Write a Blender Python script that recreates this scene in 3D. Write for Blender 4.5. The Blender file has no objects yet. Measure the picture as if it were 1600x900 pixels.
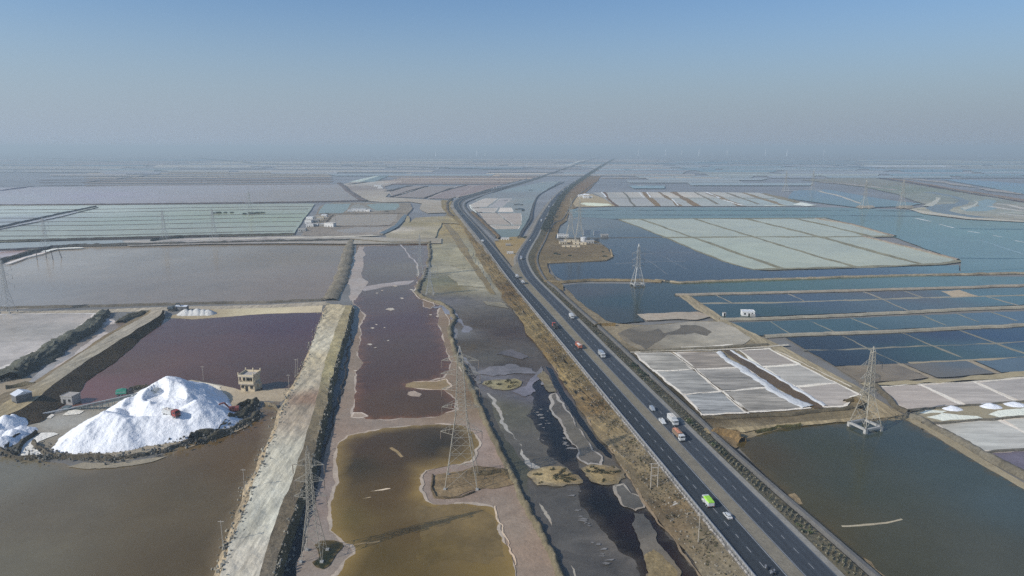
import bpy, math, random, bmesh
from mathutils import Vector, Matrix, noise
from mathutils.geometry import delaunay_2d_cdt
random.seed(7)
S = bpy.context.scene
C = S.collection
PI = math.pi

# ------------------------------------------------------------------ camera
H, F = 100.0, 1067.0
PITCH = math.radians(11.7)
SP, CP = math.sin(PITCH), math.cos(PITCH)
cam = bpy.data.cameras.new('camera')
cam.sensor_width = 36; cam.lens = 36 * F / 1600
cam.clip_start = 1; cam.clip_end = 90000
camo = bpy.data.objects.new('camera', cam); C.objects.link(camo)
camo.location = (0, 0, H); camo.rotation_euler = (PI/2 - PITCH, 0, 0)
S.camera = camo

# ------------------------------------------------------------------ sky, sun, exposure
SUN_EL, SUN_AZ = math.radians(32), math.radians(-118)
w = bpy.data.worlds.new('World'); S.world = w; w.use_nodes = True
nt = w.node_tree; N = nt.nodes; L = nt.links
bg = N['Background']
sky = N.new('ShaderNodeTexSky'); sky.sky_type = 'NISHITA'; sky.sun_disc = False
sky.sun_elevation = SUN_EL; sky.sun_rotation = SUN_AZ % (2*PI)
sky.air_density = 1.1; sky.dust_density = 1.2; sky.ozone_density = 1.6; sky.altitude = 50
tint = N.new('ShaderNodeMix'); tint.data_type = 'RGBA'; tint.blend_type = 'MULTIPLY'; tint.inputs[0].default_value = 1
tint.inputs[7].default_value = (0.73, 0.90, 1.13, 1)
L.new(sky.outputs[0], tint.inputs[6])
tc = N.new('ShaderNodeTexCoord'); sx = N.new('ShaderNodeSeparateXYZ'); L.new(tc.outputs['Generated'], sx.inputs[0])
mr = N.new('ShaderNodeMapRange'); mr.interpolation_type = 'SMOOTHSTEP'
mr.inputs[1].default_value = -0.02; mr.inputs[2].default_value = 0.215; mr.inputs[3].default_value = 0.97; mr.inputs[4].default_value = 0.0
L.new(sx.outputs['Z'], mr.inputs[0])
mx = N.new('ShaderNodeMix'); mx.data_type = 'RGBA'
HZ = (0.302, 0.364, 0.452)
BGS = 0.09
mx.inputs[7].default_value = (HZ[0]/BGS, HZ[1]/BGS, HZ[2]/BGS, 1)
sdir = N.new('ShaderNodeVectorMath'); sdir.operation = 'DOT_PRODUCT'
sdir.inputs[1].default_value = (math.sin(SUN_AZ)*math.cos(SUN_EL), math.cos(SUN_AZ)*math.cos(SUN_EL), math.sin(SUN_EL)); L.new(tc.outputs['Generated'], sdir.inputs[0])
glow = N.new('ShaderNodeMapRange'); glow.inputs[1].default_value = -1; glow.inputs[2].default_value = 1; glow.inputs[3].default_value = .92; glow.inputs[4].default_value = 1.46; L.new(sdir.outputs['Value'], glow.inputs[0])
gl = N.new('ShaderNodeVectorMath'); gl.operation = 'SCALE'; L.new(mx.outputs[2], gl.inputs[0]); L.new(glow.outputs[0], gl.inputs['Scale'])
L.new(mr.outputs[0], mx.inputs[0]); L.new(tint.outputs[2], mx.inputs[6]); L.new(gl.outputs[0], bg.inputs[0])
bg.inputs[1].default_value = BGS
sun = bpy.data.lights.new('sun', 'SUN'); sun.energy = 4.0; sun.angle = math.radians(0.5); sun.color = (1.0, 0.95, 0.87)
suno = bpy.data.objects.new('sun', sun); C.objects.link(suno)
sd = Vector((math.sin(SUN_AZ)*math.cos(SUN_EL), math.cos(SUN_AZ)*math.cos(SUN_EL), math.sin(SUN_EL)))
suno.rotation_euler = sd.to_track_quat('Z', 'Y').to_euler(); suno.location = (0, 0, 300)
vs = S.view_settings; S.display_settings.display_device = 'sRGB'
vs.view_transform = 'Standard'; vs.look = 'None'; vs.exposure = 0.0; vs.gamma = 1.0
cy = S.cycles
cy.use_denoising = False      # the haze blinds the denoiser to the textures; the grain left is that of a camera
try: cy.denoiser = 'OPENIMAGEDENOISE'
except Exception: pass
cy.max_bounces = 4; cy.diffuse_bounces = 2; cy.glossy_bounces = 2; cy.volume_bounces = 0; cy.transmission_bounces = 2
cy.caustics_reflective = False; cy.caustics_refractive = False

# ------------------------------------------------------------------ haze
DENS = 0.00026
def haze():
    x, y, z0, z1 = 33000, 33000, -3.0, 114.0
    v = [(sx_*x, sy_*y + 0, z) for z in (z0, z1) for sx_, sy_ in ((-1,-1),(1,-1),(1,1),(-1,1))]
    f = [(3,2,1,0),(4,5,6,7),(0,1,5,4),(1,2,6,5),(2,3,7,6),(3,0,4,7)]
    me = bpy.data.meshes.new('haze'); me.from_pydata(v, [], f)
    m = bpy.data.materials.new('haze_air'); m.use_nodes = True
    t = m.node_tree; t.nodes.clear()
    o = t.nodes.new('ShaderNodeOutputMaterial'); p = t.nodes.new('ShaderNodeVolumePrincipled')
    p.inputs['Color'].default_value = (0.70, 0.82, 0.86, 1); p.inputs['Density'].default_value = DENS
    p.inputs['Anisotropy'].default_value = 0.08
    t.links.new(p.outputs[0], o.inputs['Volume'])
    me.materials.append(m)
    ob = bpy.data.objects.new('haze', me); C.objects.link(ob); ob['kind'] = 'stuff'
    ob['label'] = 'pale bluish haze hanging over the whole plain'
haze()

# ------------------------------------------------------------------ helpers
def P(px, py, z=0.0):
    u = (px - 800) / F; v = (py - 450) / F
    t = (H - z) / (SP + v*CP)
    return Vector((u*t, (CP - v*SP)*t, z))
def dist(px, py): return H / (SP + (py-450)/F*CP)
def lin(c):
    c /= 255.0
    return c/12.92 if c <= 0.04045 else ((c+0.055)/1.055)**2.4
LIT = (0.75, 0.795, 0.90)
AIR = (0.262, 0.325, 0.40); SKYB = (0.22, 0.37, 0.68)
def alb(rgb, px, py, wet):
    """observed colour -> base colour: take off the air in between, the mirrored sky and the daylight"""
    t = dist(px, py); T = max(.36, math.exp(-DENS*t))
    e = math.asin(max(0.004, min(1, H/t))) if t > H else 1.2
    R = (0.02 + 0.98*(1-math.sin(e))**5) * wet
    q = min(1, (min(1, H/t)+.02)/.235); q = q*q*(3-2*q); REFL = [HZ[k]*(1-q) + SKYB[k]*q for k in range(3)]
    out = []
    for k in range(3):
        c = lin(rgb[k])
        c = (c - AIR[k]*(1-T)) / T
        c = (c - R*REFL[k]) / (1 - R) / LIT[k]
        out.append(max(0.006, min(0.88, c)))
    m = sum(out)/3; return [max(c, .3*m) for c in out]
def fbm(p, s, o=4): return noise.fractal(Vector((p[0]*s, p[1]*s, p[2]*s if len(p) > 2 else 0.0)), 1.0, 2.0, o)

MATS = {}
def mat_base(name, rough, spec=0.5):
    m = bpy.data.materials.new(name); m.use_nodes = True
    return m, m.node_tree, m.node_tree.nodes['Principled BSDF']
def nz(t, scale, detail, vec, rough=0.6, dist=0.0):
    n = t.nodes.new('ShaderNodeTexNoise'); n.inputs['Scale'].default_value = scale; n.inputs['Detail'].default_value = detail
    n.inputs['Roughness'].default_value = rough; n.inputs['Distortion'].default_value = dist
    t.links.new(vec, n.inputs['Vector']); return n.outputs[0]
def mth(t, op, a, b):
    n = t.nodes.new('ShaderNodeMath'); n.operation = op
    for i, x in enumerate((a, b)):
        if isinstance(x, (int, float)): n.inputs[i].default_value = x
        else: t.links.new(x, n.inputs[i])
    return n.outputs[0]
def rng(t, v, a, b, c, d):
    n = t.nodes.new('ShaderNodeMapRange')
    for i, x in enumerate((a, b, c, d)): n.inputs[i+1].default_value = x
    t.links.new(v, n.inputs[0]); return n.outputs[0]
def ground_mat(name, layers, rough=0.9, bump=0.0, bscale=1.0, stretch=(1,1,1), wet=False, spec=0.3, hue=None, swirl=0.0):
    """colour attribute x several noise layers (scale, low, high)"""
    m, t, b = mat_base(name, rough)
    at = t.nodes.new('ShaderNodeAttribute'); at.attribute_name = 'Col'
    geo = t.nodes.new('ShaderNodeNewGeometry')
    mp = t.nodes.new('ShaderNodeMapping'); mp.inputs['Scale'].default_value = stretch
    t.links.new(geo.outputs['Position'], mp.inputs[0])
    v = None
    for s, lo, hi in layers:
        q = rng(t, nz(t, s, 5, mp.outputs[0], .65, swirl), 0.3, 0.7, lo, hi)
        v = q if v is None else mth(t, 'MULTIPLY', v, q)
    vm = t.nodes.new('ShaderNodeVectorMath'); vm.operation = 'SCALE'
    t.links.new(at.outputs['Color'], vm.inputs[0]); t.links.new(v, vm.inputs['Scale'])
    col = vm.outputs[0]
    if hue:
        mm = t.nodes.new('ShaderNodeMix'); mm.data_type = 'RGBA'; mm.blend_type = 'MULTIPLY'
        t.links.new(rng(t, nz(t, hue[0], 4, mp.outputs[0]), 0.42, 0.62, 0, 1), mm.inputs[0])
        t.links.new(col, mm.inputs[6]); mm.inputs[7].default_value = (*hue[1], 1); col = mm.outputs[2]
    t.links.new(col, b.inputs['Base Color'])
    b.inputs['Roughness'].default_value = rough
    b.inputs['Specular IOR Level'].default_value = spec
    if wet: b.inputs['IOR'].default_value = 1.33; b.inputs['Specular IOR Level'].default_value = 0.3
    if bump:
        bn = t.nodes.new('ShaderNodeBump'); bn.inputs['Strength'].default_value = bump; bn.inputs['Distance'].default_value = 0.5
        t.links.new(nz(t, bscale, 4, geo.outputs['Position']), bn.inputs['Height']); t.links.new(bn.outputs[0], b.inputs['Normal'])
    MATS[name] = m
    return m
ground_mat('brine', [(0.012, .86, 1.13), (0.05, .93, 1.07), (0.35, .97, 1.03)], rough=0.16, wet=True, swirl=1.2)
ground_mat('shallow', [(0.02, .75, 1.25), (0.11, .80, 1.18), (0.6, .9, 1.1)], rough=0.34, wet=True)
ground_mat('wet_mud', [(0.015, .78, 1.22), (0.09, .72, 1.25), (0.7, .85, 1.15)], rough=0.5, spec=0.45, bump=0.2, bscale=0.5, swirl=1.8, hue=(0.028, (1.22, 1.24, 1.3)))  # hue patches paint a lighter, bluish sky reflection into the mud
ground_mat('crust', [(0.03, .85, 1.15), (0.25, .84, 1.14), (1.2, .88, 1.12)], rough=0.85, bump=0.25, bscale=0.9, hue=(0.05, (1.0, .94, .9)))
ground_mat('pan', [(0.05, .86, 1.13), (0.22, .78, 1.18), (0.9, .85, 1.13)], rough=0.6, stretch=(0.22, 1.5, 1), spec=0.4)
ground_mat('rawpan', [(0.05, .70, 1.2), (0.16, .5, 1.38), (0.6, .62, 1.3)], rough=0.7, stretch=(0.2, 1.3, 1), spec=0.4)
ground_mat('earth', [(0.04, .72, 1.25), (0.25, .70, 1.28), (1.3, .72, 1.25)], rough=0.95, bump=0.6, bscale=0.9, hue=(0.09, (.94, .92, .88)))
ground_mat('clods', [(0.1, .7, 1.25), (0.6, .55, 1.4), (2.0, .7, 1.3)], rough=0.95, bump=0.9, bscale=1.2)
ground_mat('dust', [(0.03, .88, 1.1), (0.3, .85, 1.12), (1.5, .86, 1.12)], rough=0.95, bump=0.3, bscale=1.0)
ground_mat('track', [(0.03, .85, 1.12), (0.45, .60, 1.3), (1.4, .72, 1.2)], rough=0.95, bump=0.5, bscale=0.8, stretch=(1.0, 0.12, 1))
ground_mat('salt', [(0.08, .93, 1.05), (0.9, .92, 1.06)], rough=0.8, bump=0.9, bscale=0.8)
ground_mat('asphalt', [(0.018, .82, 1.2), (0.12, .88, 1.12), (0.8, .9, 1.1)], rough=0.75, stretch=(1, 0.15, 1), spec=0.35)
ground_mat('far', [(0.0012, .8, 1.2), (0.006, .8, 1.2), (0.03, .85, 1.15)], rough=0.7, stretch=(0.35, 1, 1))
def plain(name, rgb, rough=0.6, metal=0.0, var=0.12, vs_=1.2, emit=None, coat=0.0):
    if name in MATS: return MATS[name]
    m, t, b = mat_base(name, rough)
    geo = t.nodes.new('ShaderNodeTexCoord')
    q = rng(t, nz(t, vs_, 4, geo.outputs['Object']), .3, .7, 1-var, 1+var)
    vm = t.nodes.new('ShaderNodeVectorMath'); vm.operation = 'SCALE'; vm.inputs[0].default_value = rgb
    t.links.new(q, vm.inputs['Scale']); t.links.new(vm.outputs[0], b.inputs['Base Color'])
    b.inputs['Roughness'].default_value = rough; b.inputs['Metallic'].default_value = metal
    if coat: b.inputs['Coat Weight'].default_value = coat
    MATS[name] = m
    return m

def mesh(name, V, Fs, mat, cols=None, smooth=False, parent=None, kind=None):
    me = bpy.data.meshes.new(name); me.from_pydata([tuple(v) for v in V], [], Fs)
    if cols is not None:
        a = me.color_attributes.new('Col', 'FLOAT_COLOR', 'POINT')
        flat = []
        for c in cols: flat += [c[0], c[1], c[2], 1.0]
        a.data.foreach_set('color', flat)
    if smooth: me.polygons.foreach_set('use_smooth', [True]*len(me.polygons))
    me.materials.append(MATS[mat] if isinstance(mat, str) else mat)
    me.update()
    o = bpy.data.objects.new(name, me); C.objects.link(o)
    if parent: o.parent = parent
    if kind: o['kind'] = kind
    return o
ZI = [0]
def curz(): return 0.05 + 0.004*ZI[0]
def nextz(): ZI[0] += 1; return curz()
def rough_line(pts, amp, closed=False, step=None, seed=0.0):
    """resample a ground polyline finely and wander it with fractal noise"""
    out = []; n = len(pts)
    for i in range(n if closed else n-1):
        a, b = pts[i], pts[(i+1) % n]
        d = (b-a).length
        r = math.hypot(*((a+b)*0.5).xy)
        st = step or max(0.9, r*0.006)
        k = max(1, min(120, int(d/st)))
        for j in range(k): out.append(a.lerp(b, j/k))
    if not closed: out.append(pts[-1].copy())
    if amp > 0:
        res = []
        for p in out:
            r = math.hypot(p.x, p.y)
            A = amp*(0.5 + r/420)
            s = 0.16/(0.5 + r/420)
            dx = noise.fractal(Vector((p.x*s, p.y*s, 3.1+seed)), 0.8, 2.0, 5)
            dy = noise.fractal(Vector((p.x*s, p.y*s, 9.7+seed)), 0.8, 2.0, 5)
            res.append(Vector((p.x + A*dx, p.y + A*dy, p.z)))
        out = res
    return out
def colour_at(anch, p):
    if len(anch) == 1: return anch[0][2]
    W = 0; c = [0, 0, 0]
    for ax, ay, col in anch:
        d = (ax-p[0])**2 + (ay-p[1])**2
        k = 1.0/(d + 9.0)**1.3
        W += k
        for i in range(3): c[i] += k*col[i]
    return [x/W for x in c]
def anchors(cols, pts, wet, z=0):
    """cols: one rgb or [(px,py,rgb)...]"""
    if isinstance(cols, tuple):
        cx = sum(p[0] for p in pts)/len(pts); cyy = sum(p[1] for p in pts)/len(pts)
        return [(0, 0, alb(cols, cx, cyy, wet))]
    out = []
    for x, y, c in cols:
        q = P(x, y, z); out.append((q.x, q.y, alb(c, x, y, wet)))
    return out
def flat_poly(name, px, cols, mat='brine', amp=1.0, kind='structure', edge=None, label=None, rim=None, sub=None):
    """a level sheet traced on the ground; edge=(rgb, metres) tints the shallow margin"""
    z = nextz(); wet = {'brine': .6, 'shallow': .5, 'wet_mud': .4, 'pan': .25, 'rawpan': .2}.get(mat, .06)
    pts = [P(x, y, z) for x, y in px]
    out = rough_line(pts, amp, True, seed=ZI[0]*1.7)
    A = anchors(cols, px, wet, z)
    xs = [p.x for p in out]; ys = [p.y for p in out]
    V2 = [p.xy.copy() for p in out]; n = len(V2)
    multi = len(A) > 1 or edge
    if multi:
        g = sub or max((max(xs)-min(xs)), (max(ys)-min(ys)))/34
        y = min(ys)
        while y < max(ys):
            r = max(g*0.35, min(g, y*0.02))
            x = min(xs)
            while x < max(xs):
                V2.append(Vector((x + random.uniform(-.2, .2)*r, y + random.uniform(-.2, .2)*r)))
                x += r
            y += r
    if multi or n > 3:
        r = delaunay_2d_cdt(V2, [], [list(range(n))], 1, 1e-4)
        vv, ff = r[0], r[2]
    E = alb(edge[0], sum(p[0] for p in px)/len(px), sum(p[1] for p in px)/len(px), wet) if edge else None
    cols_ = []
    for p in vv:
        c = colour_at(A, p)
        if edge:
            d = min((o.x-p[0])**2 + (o.y-p[1])**2 for o in out[::2])**0.5
            k = max(0.0, 1 - d/edge[1]*(1 + 0.7*fbm((p[0], p[1], 5), 0.05)))
            k = min(1, k)**1.2
            c = [c[i]*(1-k) + E[i]*k for i in range(3)]
        cols_.append(c)
    ff = [f if len(f) < 3 or (vv[f[1]]-vv[f[0]]).cross(vv[f[2]]-vv[f[1]]) > 0 else f[::-1] for f in ff]
    o = mesh(name, [(p[0], p[1], z) for p in vv], ff, mat, cols_)
    if kind: o['kind'] = kind
    if label: o['label'] = label
    if rim: ribbon('salt_rim', out + [out[0]], rim[1], rim[0], px_c=px, broken=rim[2] if len(rim) > 2 else 0.35)
    return o
def normals(pts):
    ns = []
    for i in range(len(pts)):
        d = pts[min(i+1, len(pts)-1)] - pts[max(i-1, 0)]
        d.z = 0
        if d.length < 1e-6: d = Vector((1, 0, 0))
        d.normalize(); ns.append(Vector((d.y, -d.x, 0)))
    return ns      # to the right of the direction of travel
def ribbon(name, pts, width, rgb, mat='crust', px_c=None, broken=0.3, kind='structure', vary=0.6):
    """a flat strip of uneven width along a ground line; leaves gaps where the noise runs out"""
    z = nextz(); ns = normals(pts)
    if px_c: A = alb(rgb, sum(p[0] for p in px_c)/len(px_c), sum(p[1] for p in px_c)/len(px_c), .06)
    else: A = rgb
    V = []; Fs = []; sd_ = ZI[0]*3.3
    for p, n_ in zip(pts, ns):
        r = math.hypot(p.x, p.y); s = 0.12/(0.5 + r/420)
        q = noise.fractal(Vector((p.x*s, p.y*s, sd_)), 0.8, 2, 3)
        wd = max(0.0, width*(1 + vary*2*q) - broken*width*(1.0 if q < 0 else 0.0)*2*(-q if q < 0 else 0))
        V += [Vector((p.x, p.y, z)) - n_*wd*0.5, Vector((p.x, p.y, z)) + n_*wd*0.5]
    for i in range(len(pts)-1): Fs.append((2*i, 2*i+1, 2*i+3, 2*i+2))
    return mesh(name, V, Fs, mat, [A]*len(V), kind=kind)
def line(name, px, wpx, rgb, mat='crust', amp=0.6, broken=0.2, vary=0.35):
    """ribbon from pixels, width in pixels at its middle"""
    m = px[len(px)//2]; z = curz()+.004
    i_ = max(1, len(px)//2); a_, b_ = px[i_-1], px[i_]; dl = math.hypot(b_[0]-a_[0], b_[1]-a_[1])
    dx_, dy_ = (b_[0]-a_[0])/dl, (b_[1]-a_[1])/dl
    A_ = P(m[0]-dy_*wpx/2, m[1]+dx_*wpx/2); B_ = P(m[0]+dy_*wpx/2, m[1]-dx_*wpx/2); g_ = (P(*b_)-P(*a_)).normalized()
    w_ = min((B_-A_).cross(g_).length, 6*wpx*dist(*m)/F)
    pts = rough_line([P(x, y, z) for x, y in px], amp, seed=ZI[0])
    return ribbon(name, pts, w_, rgb, mat, px, broken, vary=vary)
def bund(name, px, wpx, h, rgb, mat='earth', amp=0.6, flat=0.35, jag=0.25, wm=None, wpx2=None, kind='structure', label=None):
    """raised earth ridge swept along a traced line (width in pixels across at each end)"""
    z0 = curz()
    pts = rough_line([P(x, y, z0) for x, y in px], amp, seed=ZI[0]*0.9)
    ns = normals(pts); A = [(x_, y_, [k_[0]*.73, k_[1]*.80, k_[2]*.95]) for x_, y_, k_ in anchors(rgb, px, .06)]
    if mat in ('clods', 'salt') or wpx > 12: prof = [(-1, -.3), (-.85, .15), (-.72, .42), (-.55, .68), (-flat*.9, .92), (-flat*.4, 1.0), (flat*.1, .97), (flat*.6, 1.0), (flat, .9), (.6, .6), (.75, .38), (.88, .1), (1, -.3)]
    else: prof = [(-1, -.3), (-.72, .45), (-flat, .95), (0, 1.0), (flat, .95), (.72, .45), (1, -.3)]
    V = []; Fs = []; cols = []; K = len(prof); n = len(pts)
    for i, (p, n_) in enumerate(zip(pts, ns)):
        k = i/(n-1) if n > 1 else 0
        r = (p - Vector((0, 0, H))).length
        wp = wpx + ((wpx2 if wpx2 else wpx) - wpx)*k
        hw = (wm if wm else wp*r/F)*0.5
        for j, (o, hz) in enumerate(prof):
            q = Vector((p.x, p.y, 0)) + n_*(o*hw)
            nn = (fbm((q.x, q.y, 1.0), 0.22, 3) + .8*fbm((q.x, q.y, 4.0), 0.9, 3))*jag
            zz = z0 + h*hz + (h*nn if hz > 0 else 0)
            sh = n_*(hw*jag*fbm((q.x, q.y, 7.0), 0.2, 3)*0.8)
            V.append((q.x+sh.x, q.y+sh.y, zz)); cols.append(colour_at(A, q))
    for i in range(n-1):
        for j in range(K-1):
            a = i*K+j; Fs.append((a, a+1, a+K+1, a+K))
    return_o = mesh(name, V, Fs, mat, cols, smooth=True)
    if kind: return_o['kind'] = kind
    if label: return_o['label'] = label
    return return_o
def resample(pts, n):
    ls = [0]
    for a, b in zip(pts, pts[1:]): ls.append(ls[-1] + (b-a).length)
    out = []; j = 0
    for i in range(n):
        t = ls[-1]*i/(n-1)
        while j < len(ls)-2 and ls[j+1] < t: j += 1
        k = (t-ls[j])/max(1e-9, ls[j+1]-ls[j])
        out.append(pts[j].lerp(pts[j+1], min(1, max(0, k))))
    return out
def spline(pts, n=8):
    out = []
    for i in range(len(pts)-1):
        a = pts[max(0, i-1)]; b = pts[i]; c = pts[i+1]; d = pts[min(len(pts)-1, i+2)]
        for k in range(n):
            t = k/n
            out.append(0.5*((2*b) + (c-a)*t + (2*a-5*b+4*c-d)*t*t + (3*b-a-3*c+d)*t**3))
    out.append(pts[-1].copy()); return out
def loft(name, A3, B3, nseg, ncross, cols, mat='earth', nzamp=0.3, nscale=0.25, sag=0.0, kind='structure', anch_px=None, lab=None):
    A = resample(A3, nseg); B = resample(B3, nseg)
    V = []; Fs = []; cc = []
    for i in range(nseg):
        for j in range(ncross+1):
            k = j/ncross
            p = A[i].lerp(B[i], k)
            edge = min(1, 4*min(k, 1-k)) if ncross > 1 else 0
            p = p.copy(); p.z += nzamp*edge*fbm((p.x, p.y, 2.0), nscale, 5) - sag*math.sin(PI*k)
            V.append(p); cc.append(colour_at(cols, p))
    K = ncross+1
    for i in range(nseg-1):
        for j in range(ncross):
            a = i*K+j; Fs.append((a, a+1, a+K+1, a+K))
    o = mesh(name, V, Fs, mat, cc, smooth=True)
    # face up
    up = sum(p.normal.z for p in o.data.polygons)
    if up < 0: o.data.flip_normals()
    if kind: o['kind'] = kind
    if lab: o['label'] = lab
    return o
def box(V, Fs, c, s, rot=0.0, taper=1.0):
    """axis box centred on c (z from c.z up), rotated about its own centre"""
    b = len(V); cr, sr = math.cos(rot), math.sin(rot)
    for z, k in ((0, 1.0), (s[2], taper)):
        for x, y in ((-1, -1), (1, -1), (1, 1), (-1, 1)):
            X, Y = x*s[0]/2*k, y*s[1]/2*k
            V.append((c[0] + X*cr - Y*sr, c[1] + X*sr + Y*cr, c[2] + z))
    Fs += [tuple(b+i for i in f) for f in ((3,2,1,0),(4,5,6,7),(0,1,5,4),(1,2,6,5),(2,3,7,6),(3,0,4,7))]
def bar(V, Fs, a, b, r):
    a = Vector(a); b = Vector(b); d = (b-a)
    if d.length < 1e-6: return
    d.normalize()
    u = d.cross(Vector((0, 0, 1)))
    if u.length < 0.1: u = d.cross(Vector((1, 0, 0)))
    u.normalize(); v = d.cross(u); s = len(V)
    for p in (a, b):
        for i, j in ((-1, -1), (1, -1), (1, 1), (-1, 1)): V.append(tuple(p + u*(i*r) + v*(j*r)))
    Fs += [tuple(s+i for i in f) for f in ((3,2,1,0),(4,5,6,7),(0,1,5,4),(1,2,6,5),(2,3,7,6),(3,0,4,7))]
def tube(V, Fs, a, b, r0, r1, n=8):
    a = Vector(a); b = Vector(b); d = (b-a).normalized()
    u = d.cross(Vector((0, 0, 1)))
    if u.length < 0.1: u = d.cross(Vector((1, 0, 0)))
    u.normalize(); v = d.cross(u); s = len(V)
    for p, r in ((a, r0), (b, r1)):
        for i in range(n):
            t = 2*PI*i/n; V.append(tuple(p + u*(r*math.cos(t)) + v*(r*math.sin(t))))
    for i in range(n): Fs.append((s+i, s+(i+1) % n, s+n+(i+1) % n, s+n+i))
    Fs.append(tuple(s+i for i in range(n))[::-1]); Fs.append(tuple(s+n+i for i in range(n)))
def empty(name, loc, rz=0.0, label=None, cat=None, group=None):
    o = bpy.data.objects.new(name, None); C.objects.link(o); o.location = loc; o.rotation_euler = (0, 0, rz)
    o.empty_display_size = 0.5
    return tag(o, label, cat, group)
def tag(o, label=None, cat=None, group=None):
    if label: o['label'] = label
    if cat: o['category'] = cat
    if group: o['group'] = group
    return o
def copy_tree(o, parent=None):
    c = o.copy(); C.objects.link(c); c.parent = parent
    for ch in list(o.children): copy_tree(ch, c)
    return c
# ------------------------------------------------------------------ the plain
def base_ground():
    V = []; Fs = []; cols = []
    xs = [-30000, -9000, -4000, -2000, -1000, -500, -200, 0, 200, 500, 1000, 2000, 4000, 9000, 30000]
    ys = [-3000, -500, 0, 150, 300, 500, 800, 1200, 1800, 2600, 4000, 6000, 9000, 14000, 30000]
    for y in ys:
        for x in xs:
            V.append((x, y, 0.0))
            k = min(1, max(0, (y-300)/1500))
            cols.append([.21*(1-k)+.23*k, .195*(1-k)+.235*k, .17*(1-k)+.24*k])
    n = len(xs)
    for j in range(len(ys)-1):
        for i in range(n-1): Fs.append((j*n+i, j*n+i+1, (j+1)*n+i+1, (j+1)*n+i))
    mesh('ground', V, Fs, 'far', cols, kind='structure')
base_ground()

# ---- left: lower brine pond
flat_poly('brine_pond', [(-420,708),(0,712),(55,716),(110,727),(150,731),(200,727),(240,714),(300,692),(350,674),(385,657),(405,642),(412,630),(437,627),(428,668),(408,720),(385,775),(362,830),(345,875),(335,925),(330,1010),(-600,1010)],
          [(0,740,(108,108,103)),(120,800,(98,94,86)),(250,780,(93,87,77)),(380,720,(90,81,72)),(0,890,(102,99,89)),(300,870,(88,81,70)),(400,650,(98,88,80)),(420,635,(98,86,78))], amp=1.0, edge=((118,110,98), 4))
# island of the salt works
flat_poly('salt_yard_ground', [(-300,700),(-300,590),(0,600),(40,585),(62,600),(50,640),(70,652),(120,636),(160,634),(190,622),(215,610),(250,603),(300,594),(345,602),(385,612),(405,609),(440,606),(462,598),(462,612),(437,628),(412,627),(398,640),(350,668),(300,688),(240,708),(190,722),(140,720),(90,715),(40,708),(0,702)],
          [(20,680,(118,112,102)),(90,660,(150,151,149)),(60,640,(120,112,102)),(330,615,(172,163,148)),(380,622,(160,150,134)),(440,615,(158,148,132)),(60,700,(120,116,108)),(380,645,(120,112,98)),(200,625,(140,136,128)),(0,640,(150,138,120))], mat='dust', amp=0.8)
# maroon pond
flat_poly('brine_pond', [(78,640),(100,608),(150,573),(200,535),(243,508),(258,498),(330,497),(420,490),(503,488),(499,515),(485,552),(470,588),(455,606),(420,608),(392,612),(345,601),(300,593),(250,602),(212,609),(186,622),(155,633),(120,634)],
          [(110,610,(112,92,98)),(200,570,(99,89,93)),(300,540,(94,87,91)),(450,510,(88,84,94)),(440,590,(84,80,85)),(330,590,(90,82,88)),(160,625,(110,92,97))], amp=0.7)
flat_poly('shallow_pool', [(40,604),(55,585),(75,570),(130,530),(160,508),(190,498),(222,500),(205,520),(150,556),(95,590),(60,606)],
          [(70,590,(150,152,158)),(160,520,(132,130,134)),(200,503,(120,118,124))], mat='shallow', amp=0.9)
flat_poly('salt_crust', [(62,592),(100,565),(140,533),(165,518),(185,521),(160,542),(110,574),(80,594)], (172,168,168), mat='crust', amp=1.3)
flat_poly('salt_crust', [(150,506),(165,497),(178,500),(182,505),(168,508)], (176,172,172), mat='crust', amp=1.0)
flat_poly('salt_pan', [(-300,492),(0,491),(80,489),(148,490),(136,500),(120,514),(90,532),(58,548),(20,568),(-40,590),(-300,600)],
          [(60,515,(150,150,153)),(10,550,(166,164,166)),(130,495,(166,163,165)),(20,500,(154,153,156))], mat='shallow', amp=1.0, rim=((190,188,188), 2.0, .5))
# lavender pond and the strip beyond its left bank
flat_poly('brine_pond', [(-500,470),(-500,418),(0,408),(12,406),(60,396),(100,388),(150,385),(350,381),(548,376),(552,381),(545,405),(533,432),(520,456),(508,466),(470,470),(300,474),(100,479),(0,483)],
          [(0,470,(136,138,146)),(60,410,(150,152,160)),(250,400,(134,136,145)),(250,450,(126,126,134)),(450,400,(124,124,132)),(500,440,(124,122,130)),(150,400,(145,147,155))], amp=0.5, rim=((168,166,164), 2.4, .5))
flat_poly('brine_pond', [(-500,400),(0,391),(70,390),(55,396),(10,404),(-60,415),(-500,440)], (158,154,168), amp=0.5)
# beige strip north of the maroon pond
flat_poly('salt_yard_ground', [(258,497),(285,487),(340,482),(420,479),(506,474),(502,488),(420,490),(340,496),(300,499)], [(300,492,(150,140,122)),(420,484,(186,178,155)),(490,480,(180,170,150))], mat='dust', amp=0.6)
flat_poly('dirt_track', [(-300,489),(0,486),(120,485),(245,480),(420,476),(510,471),(510,477),(420,481),(300,484),(150,489),(0,490),(-300,494)], (158,152,142), mat='track', amp=0.3)
bund('earth_bund', [(-300,487),(0,482),(150,479),(300,475),(420,473),(512,469)], 7, 1.3, (112,108,102), amp=0.6)
bund('earth_bund', [(548,376),(545,395),(538,420),(528,448),(515,470)], 15, 1.6, (128,122,112), wpx2=28)
flat_poly('drain_water', [(559,377),(562,378),(557,400),(549,425),(540,446),(530,470),(524,469),(533,445),(543,420),(552,395)], (30,32,38), amp=0.6)
bund('mud_spoil', [(0,598),(40,572),(90,543),(135,515),(165,490)], 52, 2.6, (92,94,88), mat='clods', wpx2=16, jag=0.55, amp=2.2, flat=0.6)
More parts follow.
